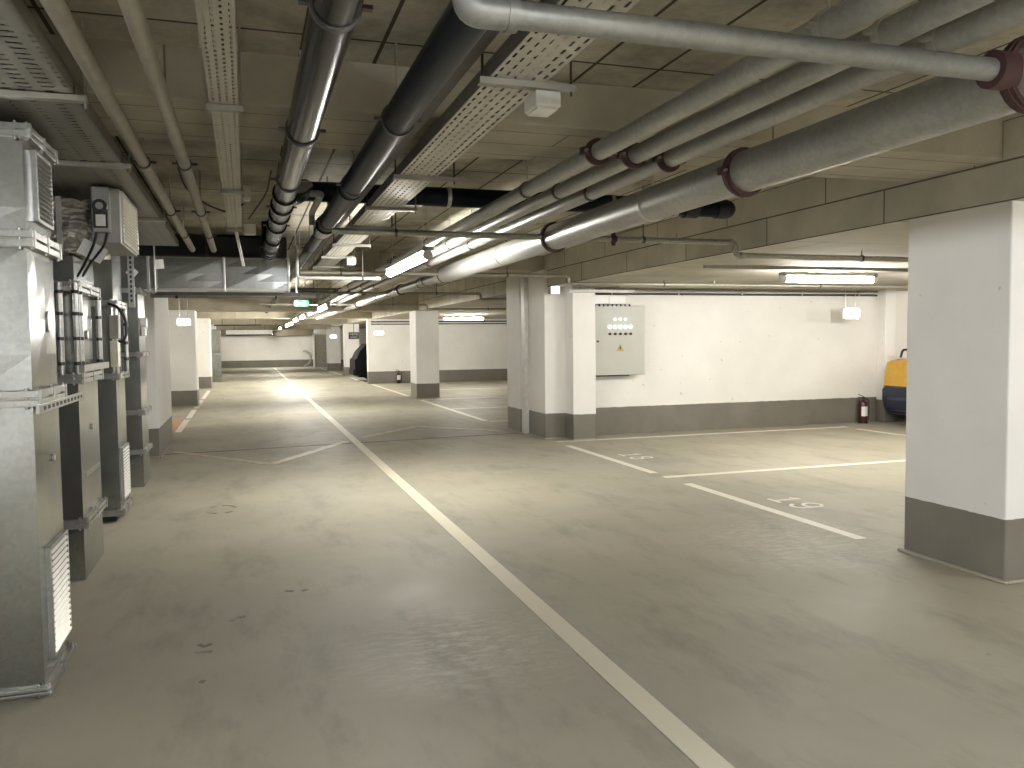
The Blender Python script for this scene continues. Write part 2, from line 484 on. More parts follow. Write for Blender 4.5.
def column(x0, x1, y0, y1, z1, label, coves=True):
    mb = MB().box(x0, x1, y0, y1, 0, z1)
    o = mb.build('column', M['col'], smooth=False, bevel=.012)
    if coves:   # coved foot of floor coating
        c = MB()
        for (ax0, ax1, ay0, ay1) in ((x0-.03, x0, y0-.03, y1+.03), (x0, x1, y0-.03, y0), (x1, x1+.03, y0-.03, y1+.03)):
            c.box(ax0, ax1, ay0, ay1, 0, .022)
        c.build('coved_foot', M['floor'], o, bevel=.008, smooth=False)
    return struct(o, label)
column(4.46, 5.24, 3.89, 4.72, ZB+.01, 'large white column with grey base in the right foreground')
column(4.40, 5.2, 12.0, 12.78, ZB+.27, 'white column in front of the floor joint')
column(4.32, 5.1, 12.97, 13.68, ZB+.27, 'white column just behind the floor joint')
column(4.74, 5.12, 11.68, 12.2, ZB+.01, 'white pier at the left end of the cabinet wall')
column(4.36, 4.99, 21.9, 22.75, ZB+.01, 'free-standing white column in the second group of bays')
column(4.32, 4.97, 38.1, 38.85, ZB+.01, 'far grey column with the dark hanging sign in front')
column(4.22, 4.92, 45.4, 46.1, ZB+.01, 'farthest white column by the end of the lane')
column(10.85, 11.08, 11.98, 12.2, ZB+.01, 'slim white pilaster on the bay wall', False)
column(-1.95, -1.15, 12.15, 14.3, 2.63, 'white left column behind the last tall duct')
column(-1.76, -1.15, 21.7, 22.5, 2.37, 'white left column with a lit sign')
column(-1.95, -1.14, 30.3, 31.2, 2.41, 'narrow far left white column')
column(-1.95, -1.2, 38.1, 38.9, 2.37, 'farthest left white column')
# joint cover strip between the two columns (bare white metal)
o = struct(MB().box(4.34, 4.42, 12.77, 12.98, 0.0, 2.62).build('trim_1', M['white_pl'], smooth=False, bevel=.02), 'pale vertical joint cover between the twin columns')
# door in the end wall area
d = struct(MB().box(4.12, 4.86, 52.6, 52.75, .0, 2.02).build('door_1', M['door'], smooth=False), 'grey door at the far end of the lane')
fr = MB().box(4.02, 4.12, 52.55, 52.8, 0, 2.1).box(4.86, 4.96, 52.55, 52.8, 0, 2.1).box(4.02, 4.96, 52.55, 52.8, 2.02, 2.1)
fr.build('door_frame', M['white_pl'], d, smooth=False)
MB().cyl((4.78, 52.54, 1.02), (4.66, 52.54, 1.02), .012).build('door_handle', M['steel'], d)
struct(MB().box(4.12, XR, 52.76, 53.0, 0, ZB+.01).build('wall_far', M['wall'], smooth=False), 'white wall around the far grey door')

# ---- painted marks belong to the floor
def paint(name, label, pts, w, mat, closed=False, z=0.0):
    mb = MB()
    for P in (pts if isinstance(pts[0][0], (tuple, list)) else [pts]):
        mb.ribbon(P, w, z, .003, closed)
    o = mb.build(name, mat, floor, smooth=False)
    o['label'] = label
    return o
def seg(a, b, n=10):
    return [(a[0]+(b[0]-a[0])*i/n, a[1]+(b[1]-a[1])*i/n) for i in range(n+1)]
paint('lane_line', 'long cream line down the middle of the lane', seg((1.565, -4), (1.665, 52)), .118, M['line_c'])
paint('bay_line', 'white cross line in front of the cabinet wall', seg((4.45, 11.64), (9.75, 11.64)), .10, M['line'])
paint('bay_line', 'white cross line between the two numbered bays', seg((4.40, 8.19), (9.75, 8.19)), .10, M['line'])
paint('bay_line', 'white dash closing bay 18', seg((4.44, 8.48), (4.44, 11.15)), .10, M['line'])
paint('bay_line', 'white dash closing bay 19', seg((4.44, 5.12), (4.44, 7.73)), .10, M['line'])
paint('bay_line', 'white line at the back of bay 18', seg((9.68, 8.4), (9.68, 11.3)), .09, M['line'])
paint('bay_line', 'white edge line before the free-standing column', seg((4.36, 15.2), (4.36, 21.3)), .11, M['line'])
paint('bay_line', 'white edge line behind the free-standing column', seg((4.34, 23.1), (4.34, 29.9)), .11, M['line'])
paint('bay_line', 'far white edge dash beside the black car', seg((4.30, 31.3), (4.30, 36.6)), .11, M['line'])
paint('bay_line', 'farthest white edge dash', seg((4.25, 39.5), (4.25, 50)), .11, M['line'])
paint('bay_line', 'white cross line behind the twin columns', seg((4.4, 15.1), (9.6, 15.1)), .10, M['line'])
paint('bay_line', 'second white cross line behind the twin columns', seg((4.4, 18.2), (9.6, 18.2)), .10, M['line'])
paint('bay_line', 'white cross line beside the free-standing column', seg((4.4, 21.4), (9.6, 21.4)), .10, M['line'])
paint('bay_line', 'white cross line near the far extinguisher', seg((4.4, 25.6), (9.6, 25.6)), .10, M['line'])
for a, b in ((15.5, 18.0), (18.35, 20.6), (21.0, 24.0), (24.6, 28.9)):
    paint('edge_line', 'white dash along the left columns', seg((-1.16, a), (-1.17, b)), .11, M['line'])
paint('floor_patch', 'orange painted patch beside the left columns', seg((-1.50, 15.4), (-1.50, 18.3)), .56, M['orange'])
paint('worn_arrow', 'faint worn zigzag line across the lane', [seg((-1.0, 12.7), (.28, 10.9)), seg((.28, 10.9), (1.46, 13.0)), seg((1.75, 13.4), (2.92, 14.78)), seg((2.92, 14.78), (4.1, 13.45))], .13, M['ghost'])
paint('floor_joint', 'dark expansion joint across the lane', seg((-1.2, 12.45), (4.35, 13.0)), .035, M['joint'])
def ell(a0, a1): return [(-.25+.13*math.cos(a*PI/12), 8.12+.19*math.sin(a*PI/12)) for a in range(a0, a1)]
paint('scuff_mark', 'small dark broken scuff ring on the lane', [ell(0, 7), ell(8, 12), ell(13, 18), ell(19, 22)], .026, M['scuff'])
for P, lab in (([(-.27, 4.48), (-.24, 4.44), (-.21, 4.47)], 'small dark curved scuff on the lane near the second duct'), ([(-.28, 4.36), (-.20, 4.35)], 'short dark scuff on the lane'),
               ([(-.13, 4.80), (-.08, 4.86), (-.04, 4.86)], 'thin dark scuff on the lane'), ([(.20, 5.28), (.25, 5.25)], 'dark speck pair on the lane'), ([(.29, 5.24), (.33, 5.27)], 'dark speck on the lane'),
               ([(-.24, 3.98), (-.215, 3.97)], 'dark dot on the lane close to the nearest duct')):
    paint('scuff_mark', lab, P, .026, M['scuff'])
# bay numbers, painted to be read from the lane
def arc(cx, cy, rx, ry, a0, a1, n=14):
    return [(cx+rx*math.cos(math.radians(a0+(a1-a0)*i/n)), cy+ry*math.sin(math.radians(a0+(a1-a0)*i/n))) for i in range(n+1)]
def digits(y_left, strokes_list, label):
    """digit space: u to the right (towards the camera, -Y), v up (into the bay, +X)"""
    mb = MB()
    for P in strokes_list:
        mb.ribbon([(4.71+v, y_left-u) for u, v in P], .036, 0, .003)
    o = mb.build('bay_number', M['line'], floor, smooth=False); o['label'] = label
one = [[(0.0, 0.018), (.2, 0.018)], [(.10, .018), (.10, .30), (.03, .235)]]
nine = [arc(.40, .215, .085, .082, 0, 360, 20), arc(.385, .15, .10, .14, 30, -150, 16)]
eight = [arc(.40, .235, .070, .068, 0, 360, 20), arc(.40, .09, .088, .080, 0, 360, 20)]
digits(6.72, one+nine, 'painted white number 19 in the nearer bay')
digits(10.05, one+eight, 'painted white number 18 in the bay by the wall')

# ------------------------------------------------------------------ pipes
def rod(mb, x, y, z0, z1, r=.005):
    mb.cyl((x, y, z0), (x, y, z1), r, 8)
def clamp_y(parent, x, y, z, r, mat=None, zt=ZC, lugs=True, name='clamp', rodon=True):
    mb = MB().ring((x, y, z), (0, 1, 0), r+.0005, r+.007, .028)
    if lugs:
        mb.box(x-r-.035, x-r-.003, y-.012, y+.012, z-.006, z+.006).box(x+r+.003, x+r+.035, y-.012, y+.012, z-.006, z+.006)
    c = mb.build(name, mat or M['clamp'], parent)
    if rodon:
        h = MB(); rod(h, x, y, z+r+.003, zt); split(h, 'hanger_rod', M['steel'], parent)
    return c
def coupling_y(parent, x, y, z, r, mat=None):
    mb = MB().ring((x, y, z), (0, 1, 0), r-.001, r+.016, .05).ring((x, y, z), (0, 1, 0), r+.01, r+.022, .022)
    mb.box(x-r-.045, x-r-.004, y-.02, y+.02, z-.018, z+.018).box(x+r+.004, x+r+.045, y-.02, y+.02, z-.018, z+.018)
    c = mb.build('grooved_coupling', mat or M['red'], parent)
    b = MB().cyl((x-r-.028, y-.04, z), (x-r-.028, y+.04, z), .008, 8).cyl((x+r+.028, y-.04, z), (x+r+.028, y+.04, z), .008, 8)
    split(b, 'bolt', M['steel'], c)
    return c
def pipe_thing(name, label, cat, loc, group=None): return thing(name, label, cat, loc, group)

# two slim grey pipes on the left
for i, (x, lab) in enumerate(((-.50, 'slim grey ceiling pipe next to the wide cable tray'), (-.29, 'slim grey ceiling pipe, second from the wide cable tray'))):
    t = pipe_thing('water_pipe', lab, 'pipe', (x, 3, 2.54), 'slim grey pipes on the left')
    MB().cyl((x, -3, 2.54), (x, 9.35, 2.54), .031).cyl((x, 9.35, 2.54), (x, 9.35, 2.54), .03).build('pipe_run', M['grey_pipe'], t)
    for y in (1.4, 4.95, 6.7, 8.1):
        clamp_y(t, x, y, 2.54, .031, zt=ZC)
# black drain pipe
t = pipe_thing('drain_pipe', 'glossy black drain pipe hanging left of centre', 'pipe', (.27, 3, 2.5), 'black drain pipes')
MB().tube([(.27, -3, 2.5), (.27, 9.35, 2.5), (.27, 9.35, ZC)], .068, 24, .11).build('pipe_run', M['black_pipe'], t)
for y in (2.42, 3.86, 5.05):
    clamp_y(t, .27, y, 2.5, .068)
for y in (5.55, 6.0, 6.45, 7.0, 7.9, 8.7, 8.95, 9.15):
    MB().ring((.27, y, 2.5), (0, 1, 0), .067, .080, .07).build('socket', M['black_pipe'], t)
for y in (5.95, 6.9, 8.5): clamp_y(t, .27, y+.12, 2.5, .068)
# branch joining the cross pipe
MB().tube([(.27, 5.62, 2.5), (.36, 5.9, 2.56), (.44, 6.2, 2.66)], .068, 20, .05).build('branch', M['black_pipe'], t)
t = pipe_thing('drain_pipe', 'matt blue-black drain pipe beside the slotted cable tray', 'pipe', (.65, 3, 2.5), 'black drain pipes')
MB().cyl((.65, -3, 2.5), (.65, 7.1, 2.5), .066, 24).build('pipe_run', M['navy_pipe'], t)
MB().cyl((.65, 7.1, 2.5), (.65, 26, 2.48), .050, 20).build('narrow_run', M['navy_pipe'], t)
MB().ring((.65, 7.0, 2.5), (0, 1, 0), .06, .082, .25).ring((.65, 7.25, 2.5), (0, 1, 0), .04, .066, .2).build('reducer', M['black_pipe'], t)
MB().ring((.65, 5.3, 2.5), (0, 1, 0), .06, .074, .09).build('socket', M['navy_pipe'], t)
for y in (2.0, 3.58, 5.12, 6.7): clamp_y(t, .65, y, 2.5, .066)
for y in (8.6, 10.2, 14.5, 18): clamp_y(t, .65, y, 2.5, .05)
# black cross pipe under the ceiling
t = pipe_thing('drain_pipe', 'black drain pipe running crosswise above the other pipes', 'pipe', (2, 6.4, 2.67), 'black drain pipes')
MB().cyl((.40, 6.4, 2.675), (3.95, 6.4, 2.675), .075, 24).build('pipe_run', M['navy_pipe'], t)
MB().ring((3.7, 6.4, 2.675), (1, 0, 0), .07, .09, .12).build('socket', M['black'], t)
MB().ring((4.0, 6.4, 2.675), (1, 0, 0), .03, .085, .1).sphere((4.06, 6.4, 2.675), .08).build('end_cap', M['black'], t)
for x in (1.55, 2.95, 3.55):
    MB().ring((x, 6.4, 2.675), (1, 0, 0), .076, .083, .03).build('clamp', M['steel'], t)
# small grey condensate pipe
t = pipe_thing('condensate_pipe', 'short grey elbow pipe between the two black drain pipes', 'pipe', (.5, 5.9, 2.6))
MB().tube([(.36, 6.05, 2.60), (.545, 6.05, 2.60), (.545, 6.95, 2.60), (.545, 6.95, 2.50)], .024, 14, .05).build('pipe_run', M['grey_pl'], t)
# three parallel sprinkler mains
for i, (x, lab) in enumerate(((1.735, 'leftmost of the three parallel galvanised sprinkler pipes'), (1.955, 'middle of the three parallel galvanised sprinkler pipes'), (2.175, 'rightmost of the three parallel galvanised sprinkler pipes'))):
    t = pipe_thing('sprinkler_pipe', lab, 'pipe', (x, 5, 2.5), 'three parallel galvanised pipes')
    MB().cyl((x, -3, 2.5), (x, 30, 2.5), .046, 24).build('pipe_run', M['pipe'], t)
    for y in (3.92+.03*i, 9.9, 15.9, 21.5):
        coupling_y(t, x, y, 2.5, .046)
    for y in (2.17, 5.02, 8.0, 11.2, 14.3, 17.5, 20.5):
        clamp_y(t, x, y, 2.5, .046, mat=M['steel'] if y < 3 else None, lugs=y < 3)
# the thick main
t = pipe_thing('sprinkler_main', 'thick galvanised pipe running beside the slab edge', 'pipe', (2.48, 5, 2.4))
XD = 2.48
MB().cyl((XD, -3, 2.4), (XD, 10.55, 2.4), .105, 32).cyl((XD, 10.55, 2.4), (XD, 10.85, 2.4), .105, 32, .07).cyl((XD, 10.85, 2.4), (XD, 30, 2.4), .07, 28).build('pipe_run', M['pipe'], t)
for y in (3.74, 6.5):
    coupling_y(t, XD, y, 2.4, .105)
coupling_y(t, XD, 2.1, 2.4, .107)
coupling_y(t, XD, 13.6, 2.4, .07); coupling_y(t, XD, 19.0, 2.4, .07)
for y in (4.75, 7.9, 10.45, 11.6, 12.0, 16, 21): clamp_y(t, XD, y, 2.4, .105 if y < 10.6 else .07, lugs=False, mat=M['steel'] if y < 9 else None)
# nearest cross pipe
t = pipe_thing('sprinkler_branch_pipe', 'galvanised cross pipe with elbow close overhead', 'pipe', (1.4, 2.1, 2.4))
MB().tube([(.57, 2.1, 2.8), (.57, 2.1, 2.4), (XD-.12, 2.1, 2.4)], .036, 24, .07).build('pipe_run', M['pipe_dull'], t)
MB().tube([(.57, 2.1, 2.47), (.57, 2.1, 2.4), (.67, 2.1, 2.4)], .043, 24, .055).ring((.685, 2.1, 2.4), (1, 0, 0), .03, .046, .03).build('elbow', M['pipe_dull'], t)
MB().ring((XD-.13, 2.1, 2.4), (1, 0, 0), .036, .06, .09).build('branch_outlet', M['red'], t)

# thin cross pipes dropping below the slab edge
def thin_cross(y, x0, xd, zl, x1, lab, r=.025, start=None):
    t = pipe_thing('sprinkler_branch_pipe', lab, 'pipe', (2.5, y, 2.4), 'thin cross pipes')
    a = [(x0, y, 2.4)] if start is None else start
    MB().tube(a+[(xd, y, 2.4), (xd, y, zl), (x1, y, zl)], r, 14, .045).build('pipe_run', M['pipe_thin'], t)
    e = MB()
    e.ring((xd-.06, y, 2.4), (1, 0, 0), r-.003, r+.008, .03).ring((xd, y, (2.4+zl)/2), (0, 0, 1), r-.003, r+.007, .05).ring((xd+.06, y, zl), (1, 0, 0), r-.003, r+.008, .03)
    split(e, 'elbow_fitting', M['pipe_thin'], t)
    for x in (1.15, 3.3, 5.6, 8.2):
        z = 2.4 if x < xd else zl
        h = MB().ring((x, y, z), (1, 0, 0), r, r+.006, .022); rod(h, x, y, z+r, ZC if x < XE else ZB); split(h, 'hanger', M['clamp'], t)
    for x in (2.95, 3.62, 6.4, 9.0):
        z = 2.4 if x < xd else zl
        MB().cyl((x, y, z+r), (x, y, z+r+.03), .011, 10).cyl((x, y, z+r+.03), (x, y, z+r+.036), .02, 12).build('sprinkler_head', M['steel'], t)
    return t
t = thin_cross(6.5, .66, 4.22, 2.285, 12, 'thin sprinkler pipe crossing the lane between the black pipes and the numbered bays')
MB().cyl((3.02, 6.5, 2.345), (3.02, 6.5, 2.455), .018, 10).sphere((3.02, 6.5, 2.40), .038).build('valve', M['red'], t)
thin_cross(10.4, .66, 4.16, 2.30, 12, 'thin sprinkler pipe level with the wall cabinet')
thin_cross(14.6, .3, 4.12, 2.30, 9, 'thin sprinkler pipe behind the twin columns', .022)
thin_cross(19.2, .3, 4.1, 2.30, 9, 'farthest thin sprinkler pipe over the far bays', .022)
# conduits on the bay wall
for z, y, r, mat, lab in ((2.325, 12.13, .016, M['pipe_thin'], 'upper thin conduit along the top of the bay wall'), (2.27, 12.14, .018, M['clamp'], 'lower dark conduit along the top of the bay wall')):
    t = pipe_thing('conduit', lab, 'pipe', (8, y, z), 'conduits along the bay wall')
    MB().cyl((5.2, y, z), (10.8, y, z), r, 12).build('conduit_run', mat, t)
    c = MB()
    for x in (5.6, 6.8, 8.0, 9.2, 10.4): c.ring((x, y, z), (1, 0, 0), r, r+.006, .02).box(x-.01, x+.01, y, 12.18, z-.006, z+.006)
    split(c, 'saddle', M['steel'], t)
for z, r, lab in ((2.27, .025, 'upper conduit along the top of the far cross wall'), (2.18, .02, 'lower conduit along the top of the far cross wall')):
    o = MB().cyl((4.4, 30.4-r, z), (12, 30.4-r, z), r, 12).build('conduit', M['clamp']); tag(o, lab, 'pipe', 'conduits along the far cross wall')

# ------------------------------------------------------------------ cable trays
t = thing('cable_tray', 'wide perforated cable tray above the left ducts', 'cable tray', (-1.0, 3, 2.55))
for i, (y0, y1, x0) in enumerate(((-3, 3.72, -1.62), (3.78, 5.05, -1.62), (5.11, 9.2, -1.25))):
    MB().box(x0, -.625, y0, y1, 2.553, 2.5542).build('tray_bed', M['tray_a'], t, smooth=False, origin=(-1, (y0+y1)/2, 2.55))
    split(MB().box(-.628, -.622, y0, y1, 2.553, 2.612).box(-.66, -.622, y0, y1, 2.609, 2.612).box(x0, x0+.006, y0, y1, 2.553, 2.612), 'side_rail', M['traydark'], t, smooth=False)
for y in (.9, 3.75, 5.08, 7.2):
    MB().box(-1.75, -.575, y-.02, y+.02, 2.526, 2.55).build('cross_bracket', M['steel'], t, smooth=False)
    h = MB(); rod(h, -.585, y, 2.5, ZC if not 3.9 < y < 4.8 else 2.62); rod(h, -1.74, y, 2.5, ZC); split(h, 'hanger_rod', M['steel'], t)
for q in range(7):
    x = -.72-.1*q
    MB().tube([(x, -2.9, 2.572), (x+.01, 1.5, 2.570), (x-.01, 5.5, 2.572), (x, 9.1, 2.571)], .013, 8).build('cable', M['black'], t)
t = thing('cable_tray', 'narrow perforated cable tray between the slim grey pipes and the black drain pipe', 'cable tray', (-.055, 3, 2.52))
MB().box(-.108, -.002, -3, 7.6, 2.520, 2.5212).build('tray_bed', M['tray_b'], t, smooth=False, origin=(-.055, 2, 2.52))
split(MB().box(-.110, -.108, -3, 7.6, 2.52, 2.56).box(-.002, 0, -3, 7.6, 2.52, 2.56), 'side_rail', M['traydark'], t, smooth=False)
for y in (.8, 3.62, 5.6, 7.45):
    MB().box(-.125, .02, y-.016, y+.016, 2.496, 2.519).build('cross_bracket', M['traydark'], t, smooth=False)
    h = MB(); rod(h, .012, y, 2.5, ZC if not 3.9 < y < 4.8 else 2.62); rod(h, -.118, y, 2.5, ZC if not 3.9 < y < 4.8 else 2.62); split(h, 'hanger_rod', M['steel'], t)
for x in (-.085, -.06, -.03): MB().tube([(x, -2.9, 2.533), (x+.004, 3, 2.533), (x, 7.5, 2.533)], .009, 8).build('cable', M['black'], t)
for x in (-.06, -.045): MB().tube([(x, 7.3, 2.535), (x+.005, 7.75, 2.53), (x+.03, 8.2, 2.44), (x+.06, 8.5, 2.30)], .006, 8, .1).build('cable', M['white_pl'], t)
t = thing('cable_tray', 'slotted cable tray right of the blue-black drain pipe', 'cable tray', (1.0, 3, 2.5))
MB().box(.87, 1.085, -3, 11.8, 2.50, 2.5012).build('tray_bed', M['tray_c'], t, smooth=False, origin=(.975, 2, 2.5))
split(MB().box(.866, .87, -3, 11.8, 2.50, 2.56).box(1.085, 1.089, -3, 11.8, 2.50, 2.56), 'side_rail', M['traydark'], t, smooth=False)
for y in (.7, 2.93, 4.75, 5.9, 6.9, 8.2, 9.4, 10.6):
    MB().box(.83, 1.2, y-.02, y+.02, 2.476, 2.499).build('cross_bracket', M['traydark'], t, smooth=False)
    h = MB(); rod(h, 1.19, y, 2.46, ZC if not 3.9 < y < 4.8 else 2.62); rod(h, .845, y, 2.5, ZC if not 3.9 < y < 4.8 else 2.62); split(h, 'hanger_rod', M['clamp'], t)
for x in (.90, .94, .98): MB().tube([(x, -2.9, 2.515), (x+.01, 4, 2.515), (x, 11.7, 2.515)], .010, 8).build('cable', M['black'], t)
# dark second channel beside it
t = thing('cable_channel', 'dark steel channel alongside the slotted cable tray', 'cable tray', (.80, 3, 2.53))
MB().box(.775, .83, -3, 11.8, 2.565, 2.605).build('channel', M['clamp'], t, smooth=False, bevel=.004)
c = MB()
for y in (1, 3, 6, 8, 10): rod(c, .80, y, 2.605, ZC)
split(c, 'hanger_rod', M['steel'], t)

def jbox(name, lab, x, y, z, s=(.10, .10, .06), grp='junction boxes on the cable trays'):
    t = thing(name, lab, 'junction box', (x, y, z), grp)
    MB().box(x-s[0]/2, x+s[0]/2, y-s[1]/2, y+s[1]/2, z, z+s[2]).build('box', M['white_pl'], t, bevel=.006, smooth=False)
    MB().box(x-s[0]*.42, x+s[0]*.42, y-s[1]*.42, y+s[1]*.42, z-.008, z).build('lid', M['white_pl'], t, bevel=.003, smooth=False)
    MB().cyl((x, y+s[1]/2, z+s[2]*.5), (x, y+s[1]/2+.05, z+s[2]*.5), .011, 10).build('cable_gland', M['grey_pl'], t)
    return t
jbox('junction_box', 'white junction box on the near slotted tray', 1.10, 3.0, 2.418, (.10, .14, .058))
jbox('junction_box', 'white junction box at the far end of the slotted tray', 1.15, 9.4, 2.416, (.10, .16, .06))
jbox('junction_box', 'white junction box at the end of the narrow tray', .065, 7.5, 2.485, (.10, .10, .08))
jbox('junction_box', 'small pale junction box above the narrow tray', .04, 6.2, 2.565, (.05, .10, .09))

for pts, lab in (([(-.42, 6.3, 2.83), (-.40, 6.6, 2.70), (-.25, 6.9, 2.62), (-.10, 7.1, 2.60), (.02, 7.0, 2.66)], 'thin black cable sagging between the slim grey pipes and the narrow tray'),
                 ([(.06, 7.4, 2.60), (.12, 7.2, 2.66), (.20, 6.9, 2.74), (.22, 6.5, 2.83)], 'thin black cable rising from the narrow tray towards the glossy drain pipe')):
    o = MB().tube(pts, .007, 8, .15).build('cable', M['black']); tag(o, lab, 'cable', 'loose ceiling cables')

# ------------------------------------------------------------------ lamps
def make_lamp(name, label, length, mat, grp, rods):
    t = thing(name, label, 'light', (0, 0, 0), grp)
    L = length/2
    MB().box(-.055, .055, -L, L, .035, .075).build('housing', M['grey_pl'], t, bevel=.006, smooth=False)
    MB().cyl((0, -L+.05, 0), (0, L-.05, 0), .042, 16).build('diffuser', mat, t)
    for s in (-1, 1):
        MB().cyl((0, s*(L-.05), 0), (0, s*L, 0), .046, 16).build('end_cap', M['white_pl'], t)
    for s in (-1, 1):
        MB().cyl((0, s*L*.8, .075), (0, s*L*.8, rods), .005, 8).build('hanger_rod', M['steel'], t)
    return t
lamp = make_lamp('tube_light', 'nearest lit tube light below the galvanised pipes', 2.1, M['tube'], 'tube lights over the lane', ZC-2.34)
lamp.location = (1.60, 8.45, 2.33)
for y, lab in ((18.6, 'second lit tube light from the front over the lane'), (25.2, 'third lit tube light from the front over the lane'), (28.6, 'fourth lit tube light from the front over the lane'),
               (34.5, 'sixth lit tube light from the front over the lane'), (41.5, 'seventh lit tube light from the front over the lane'), (31.6, 'fifth lit tube light from the front, just past the far cross wall'), (52.0, 'lit tube light nearest the white end wall')):
    dup(lamp, (1.66, y, 2.30 if y < 30 else (2.24 if y < 45 else 2.05)), lab)
near = make_lamp('tube_light', 'lit tube light over the lane just behind the camera', 2.1, M['tube_near'], 'tube lights behind the camera', ZC-2.34)
near.location = (1.60, -2.2, 2.33)
cool = make_lamp('tube_light', 'cool white tube light beside the ducts behind the camera', 1.5, M['tube_cool'], 'tube lights behind the camera', ZC-2.34)
cool.location = (-.40, -2.4, 2.33)
bay = make_lamp('tube_light', 'lit tube light over the numbered bays', 1.35, M['tube'], 'tube lights over the bays', .125)
bay.rotation_euler = (0, 0, PI/2); bay.location = (6.72, 8.35, 2.235)
dup(bay, (9.0, 8.35, 2.235), 'tube light over the numbered bays partly behind the near column')
dup(bay, (13.2, 8.6, 2.235), 'tube light over the bays farther right behind the near column')
dup(bay, (6.6, 25.4, 2.235), 'lit tube light over the far bays beside the free-standing column')
dup(bay, (9.6, 17.6, 2.235), 'tube light over the far bays hidden behind the twin columns')
dup(bay, (7.0, 34.6, 2.235), 'tube light over the bays with the black car')
dup(bay, (6.8, 1.0, 2.235), 'tube light over the bays right of the near column')
# trunking the bay lamps hang on
o = MB().box(4.9, 12.5, 8.14, 8.19, 2.322, 2.36).build('cable_trunking', M['traydark'], bevel=.004, smooth=False); tag(o, 'thin trunking beside the tube lights over the numbered bays', 'trunking')

def prism(mb, pts, y0, y1):
    a = [mb.bm.verts.new((x, y0, z)) for x, z in pts]; b = [mb.bm.verts.new((x, y1, z)) for x, z in pts]
    n = len(pts)
    mb.bm.faces.new(a); mb.bm.faces.new(b[::-1])
    for i in range(n): mb.bm.faces.new((a[i], a[(i+1) % n], b[(i+1) % n], b[i]))
    return mb
def lit_sign(name, lab, x, y, z, wd, ht, zt, face='glow', grp='lit hanging signs'):
    t = thing(name, lab, 'sign', (x, y, z), grp)
    MB().box(x-wd/2, x+wd/2, y-.03, y+.03, z, z+ht).build('housing', M['white_pl'], t, bevel=.028, smooth=False)
    prism(MB(), [(x+a*wd*.47, z+ht/2+b*ht*.44) for a, b in ((-1, -.55), (-.78, -1), (.78, -1), (1, -.55), (1, .55), (.78, 1), (-.78, 1), (-1, .55))], y-.036, y-.031).build('lit_face', M[face], t, smooth=False)
    h = MB(); rod(h, x-wd*.28, y, z+ht, zt, .006); rod(h, x+wd*.28, y, z+ht, zt, .006); split(h, 'hanger_rod', M['steel'], t)
    return t
t = lit_sign('emergency_sign', 'glowing white emergency sign hanging in front of the bay wall', 9.90, 11.75, 1.83, .36, .21, ZB)
mk = MB()
for (a, b, c, d) in ((-.02, .0, .03, .15), (.0, .05, .14, .15), (.0, .045, .09, .10), (.08, .1, .03, .15), (-.10, -.085, .05, .13), (.1, .13, .13, .15)):
    mk.box(9.90+a, 9.90+b, 11.708, 11.713, 1.84+c, 1.84+d)
split(mk, 'pictogram', M['clamp'], t, smooth=False)
lit_sign('emergency_sign', 'glowing white emergency sign in front of the far cross wall', 4.45, 28.9, 1.76, .36, .17, ZB)
lit_sign('emergency_sign', 'small glowing emergency sign in front of the farthest right column', 4.10, 41.0, 1.72, .34, .19, ZC)
lit_sign('emergency_sign', 'glowing white sign on the left column', -1.35, 20.8, 1.96, .32, .19, ZC)
t = lit_sign('exit_sign', 'green lit exit sign hanging over the lane', .96, 15.0, 2.17, .27, .125, ZC, 'glow_green')
mk = MB().box(.845, .895, 14.958, 14.963, 2.19, 2.28).box(.91, .95, 14.958, 14.963, 2.222, 2.246)
mk.sphere((1.0, 14.96, 2.268), .013, 10, (1, .25, 1)).rbox((.995, 14.96, 2.235), (.02, .005, .045), Matrix.Rotation(.3, 3, 'Y')).rbox((1.01, 14.96, 2.205), (.012, .005, .045), Matrix.Rotation(-.6, 3, 'Y')).rbox((.982, 14.96, 2.205), (.012, .005, .045), Matrix.Rotation(.6, 3, 'Y')).rbox((1.02, 14.96, 2.24), (.04, .005, .010), Matrix.Rotation(.4, 3, 'Y'))
split(mk, 'pictogram', M['glow'], t, smooth=False)
t = thing('hanging_sign', 'dark sign board hanging in front of the far grey column', 'sign', (4.6, 37, 1.67))
MB().box(4.36, 4.82, 36.98, 37.02, 1.67, 1.97).build('board', M['sign_dark'], t, bevel=.008, smooth=False)
mk = MB()
for a in range(4): mk.box(4.42+a*.09, 4.48+a*.09, 36.972, 36.977, 1.86-.02*(a % 2), 1.92)
mk.box(4.42, 4.74, 36.972, 36.977, 1.74, 1.77); split(mk, 'mark', M['grey_pl'], t, smooth=False)
h = MB(); rod(h, 4.59, 37, 1.97, ZB, .012); split(h, 'hanger_rod', M['clamp'], t)
# ceiling speaker / detector near the exit sign
t = thing('smoke_detector', 'round detector on the ceiling rod above the exit sign', 'detector', (1.2, 14.2, 2.33))
MB().cyl((1.19, 14.2, 2.30), (1.19, 14.2, 2.36), .05, 18).cyl((1.19, 14.2, 2.28), (1.19, 14.2, 2.30), .03, 18).build('body', M['grey_pl'], t)
h = MB(); rod(h, 1.19, 14.2, 2.36, ZC, .008); split(h, 'hanger_rod', M['steel'], t)

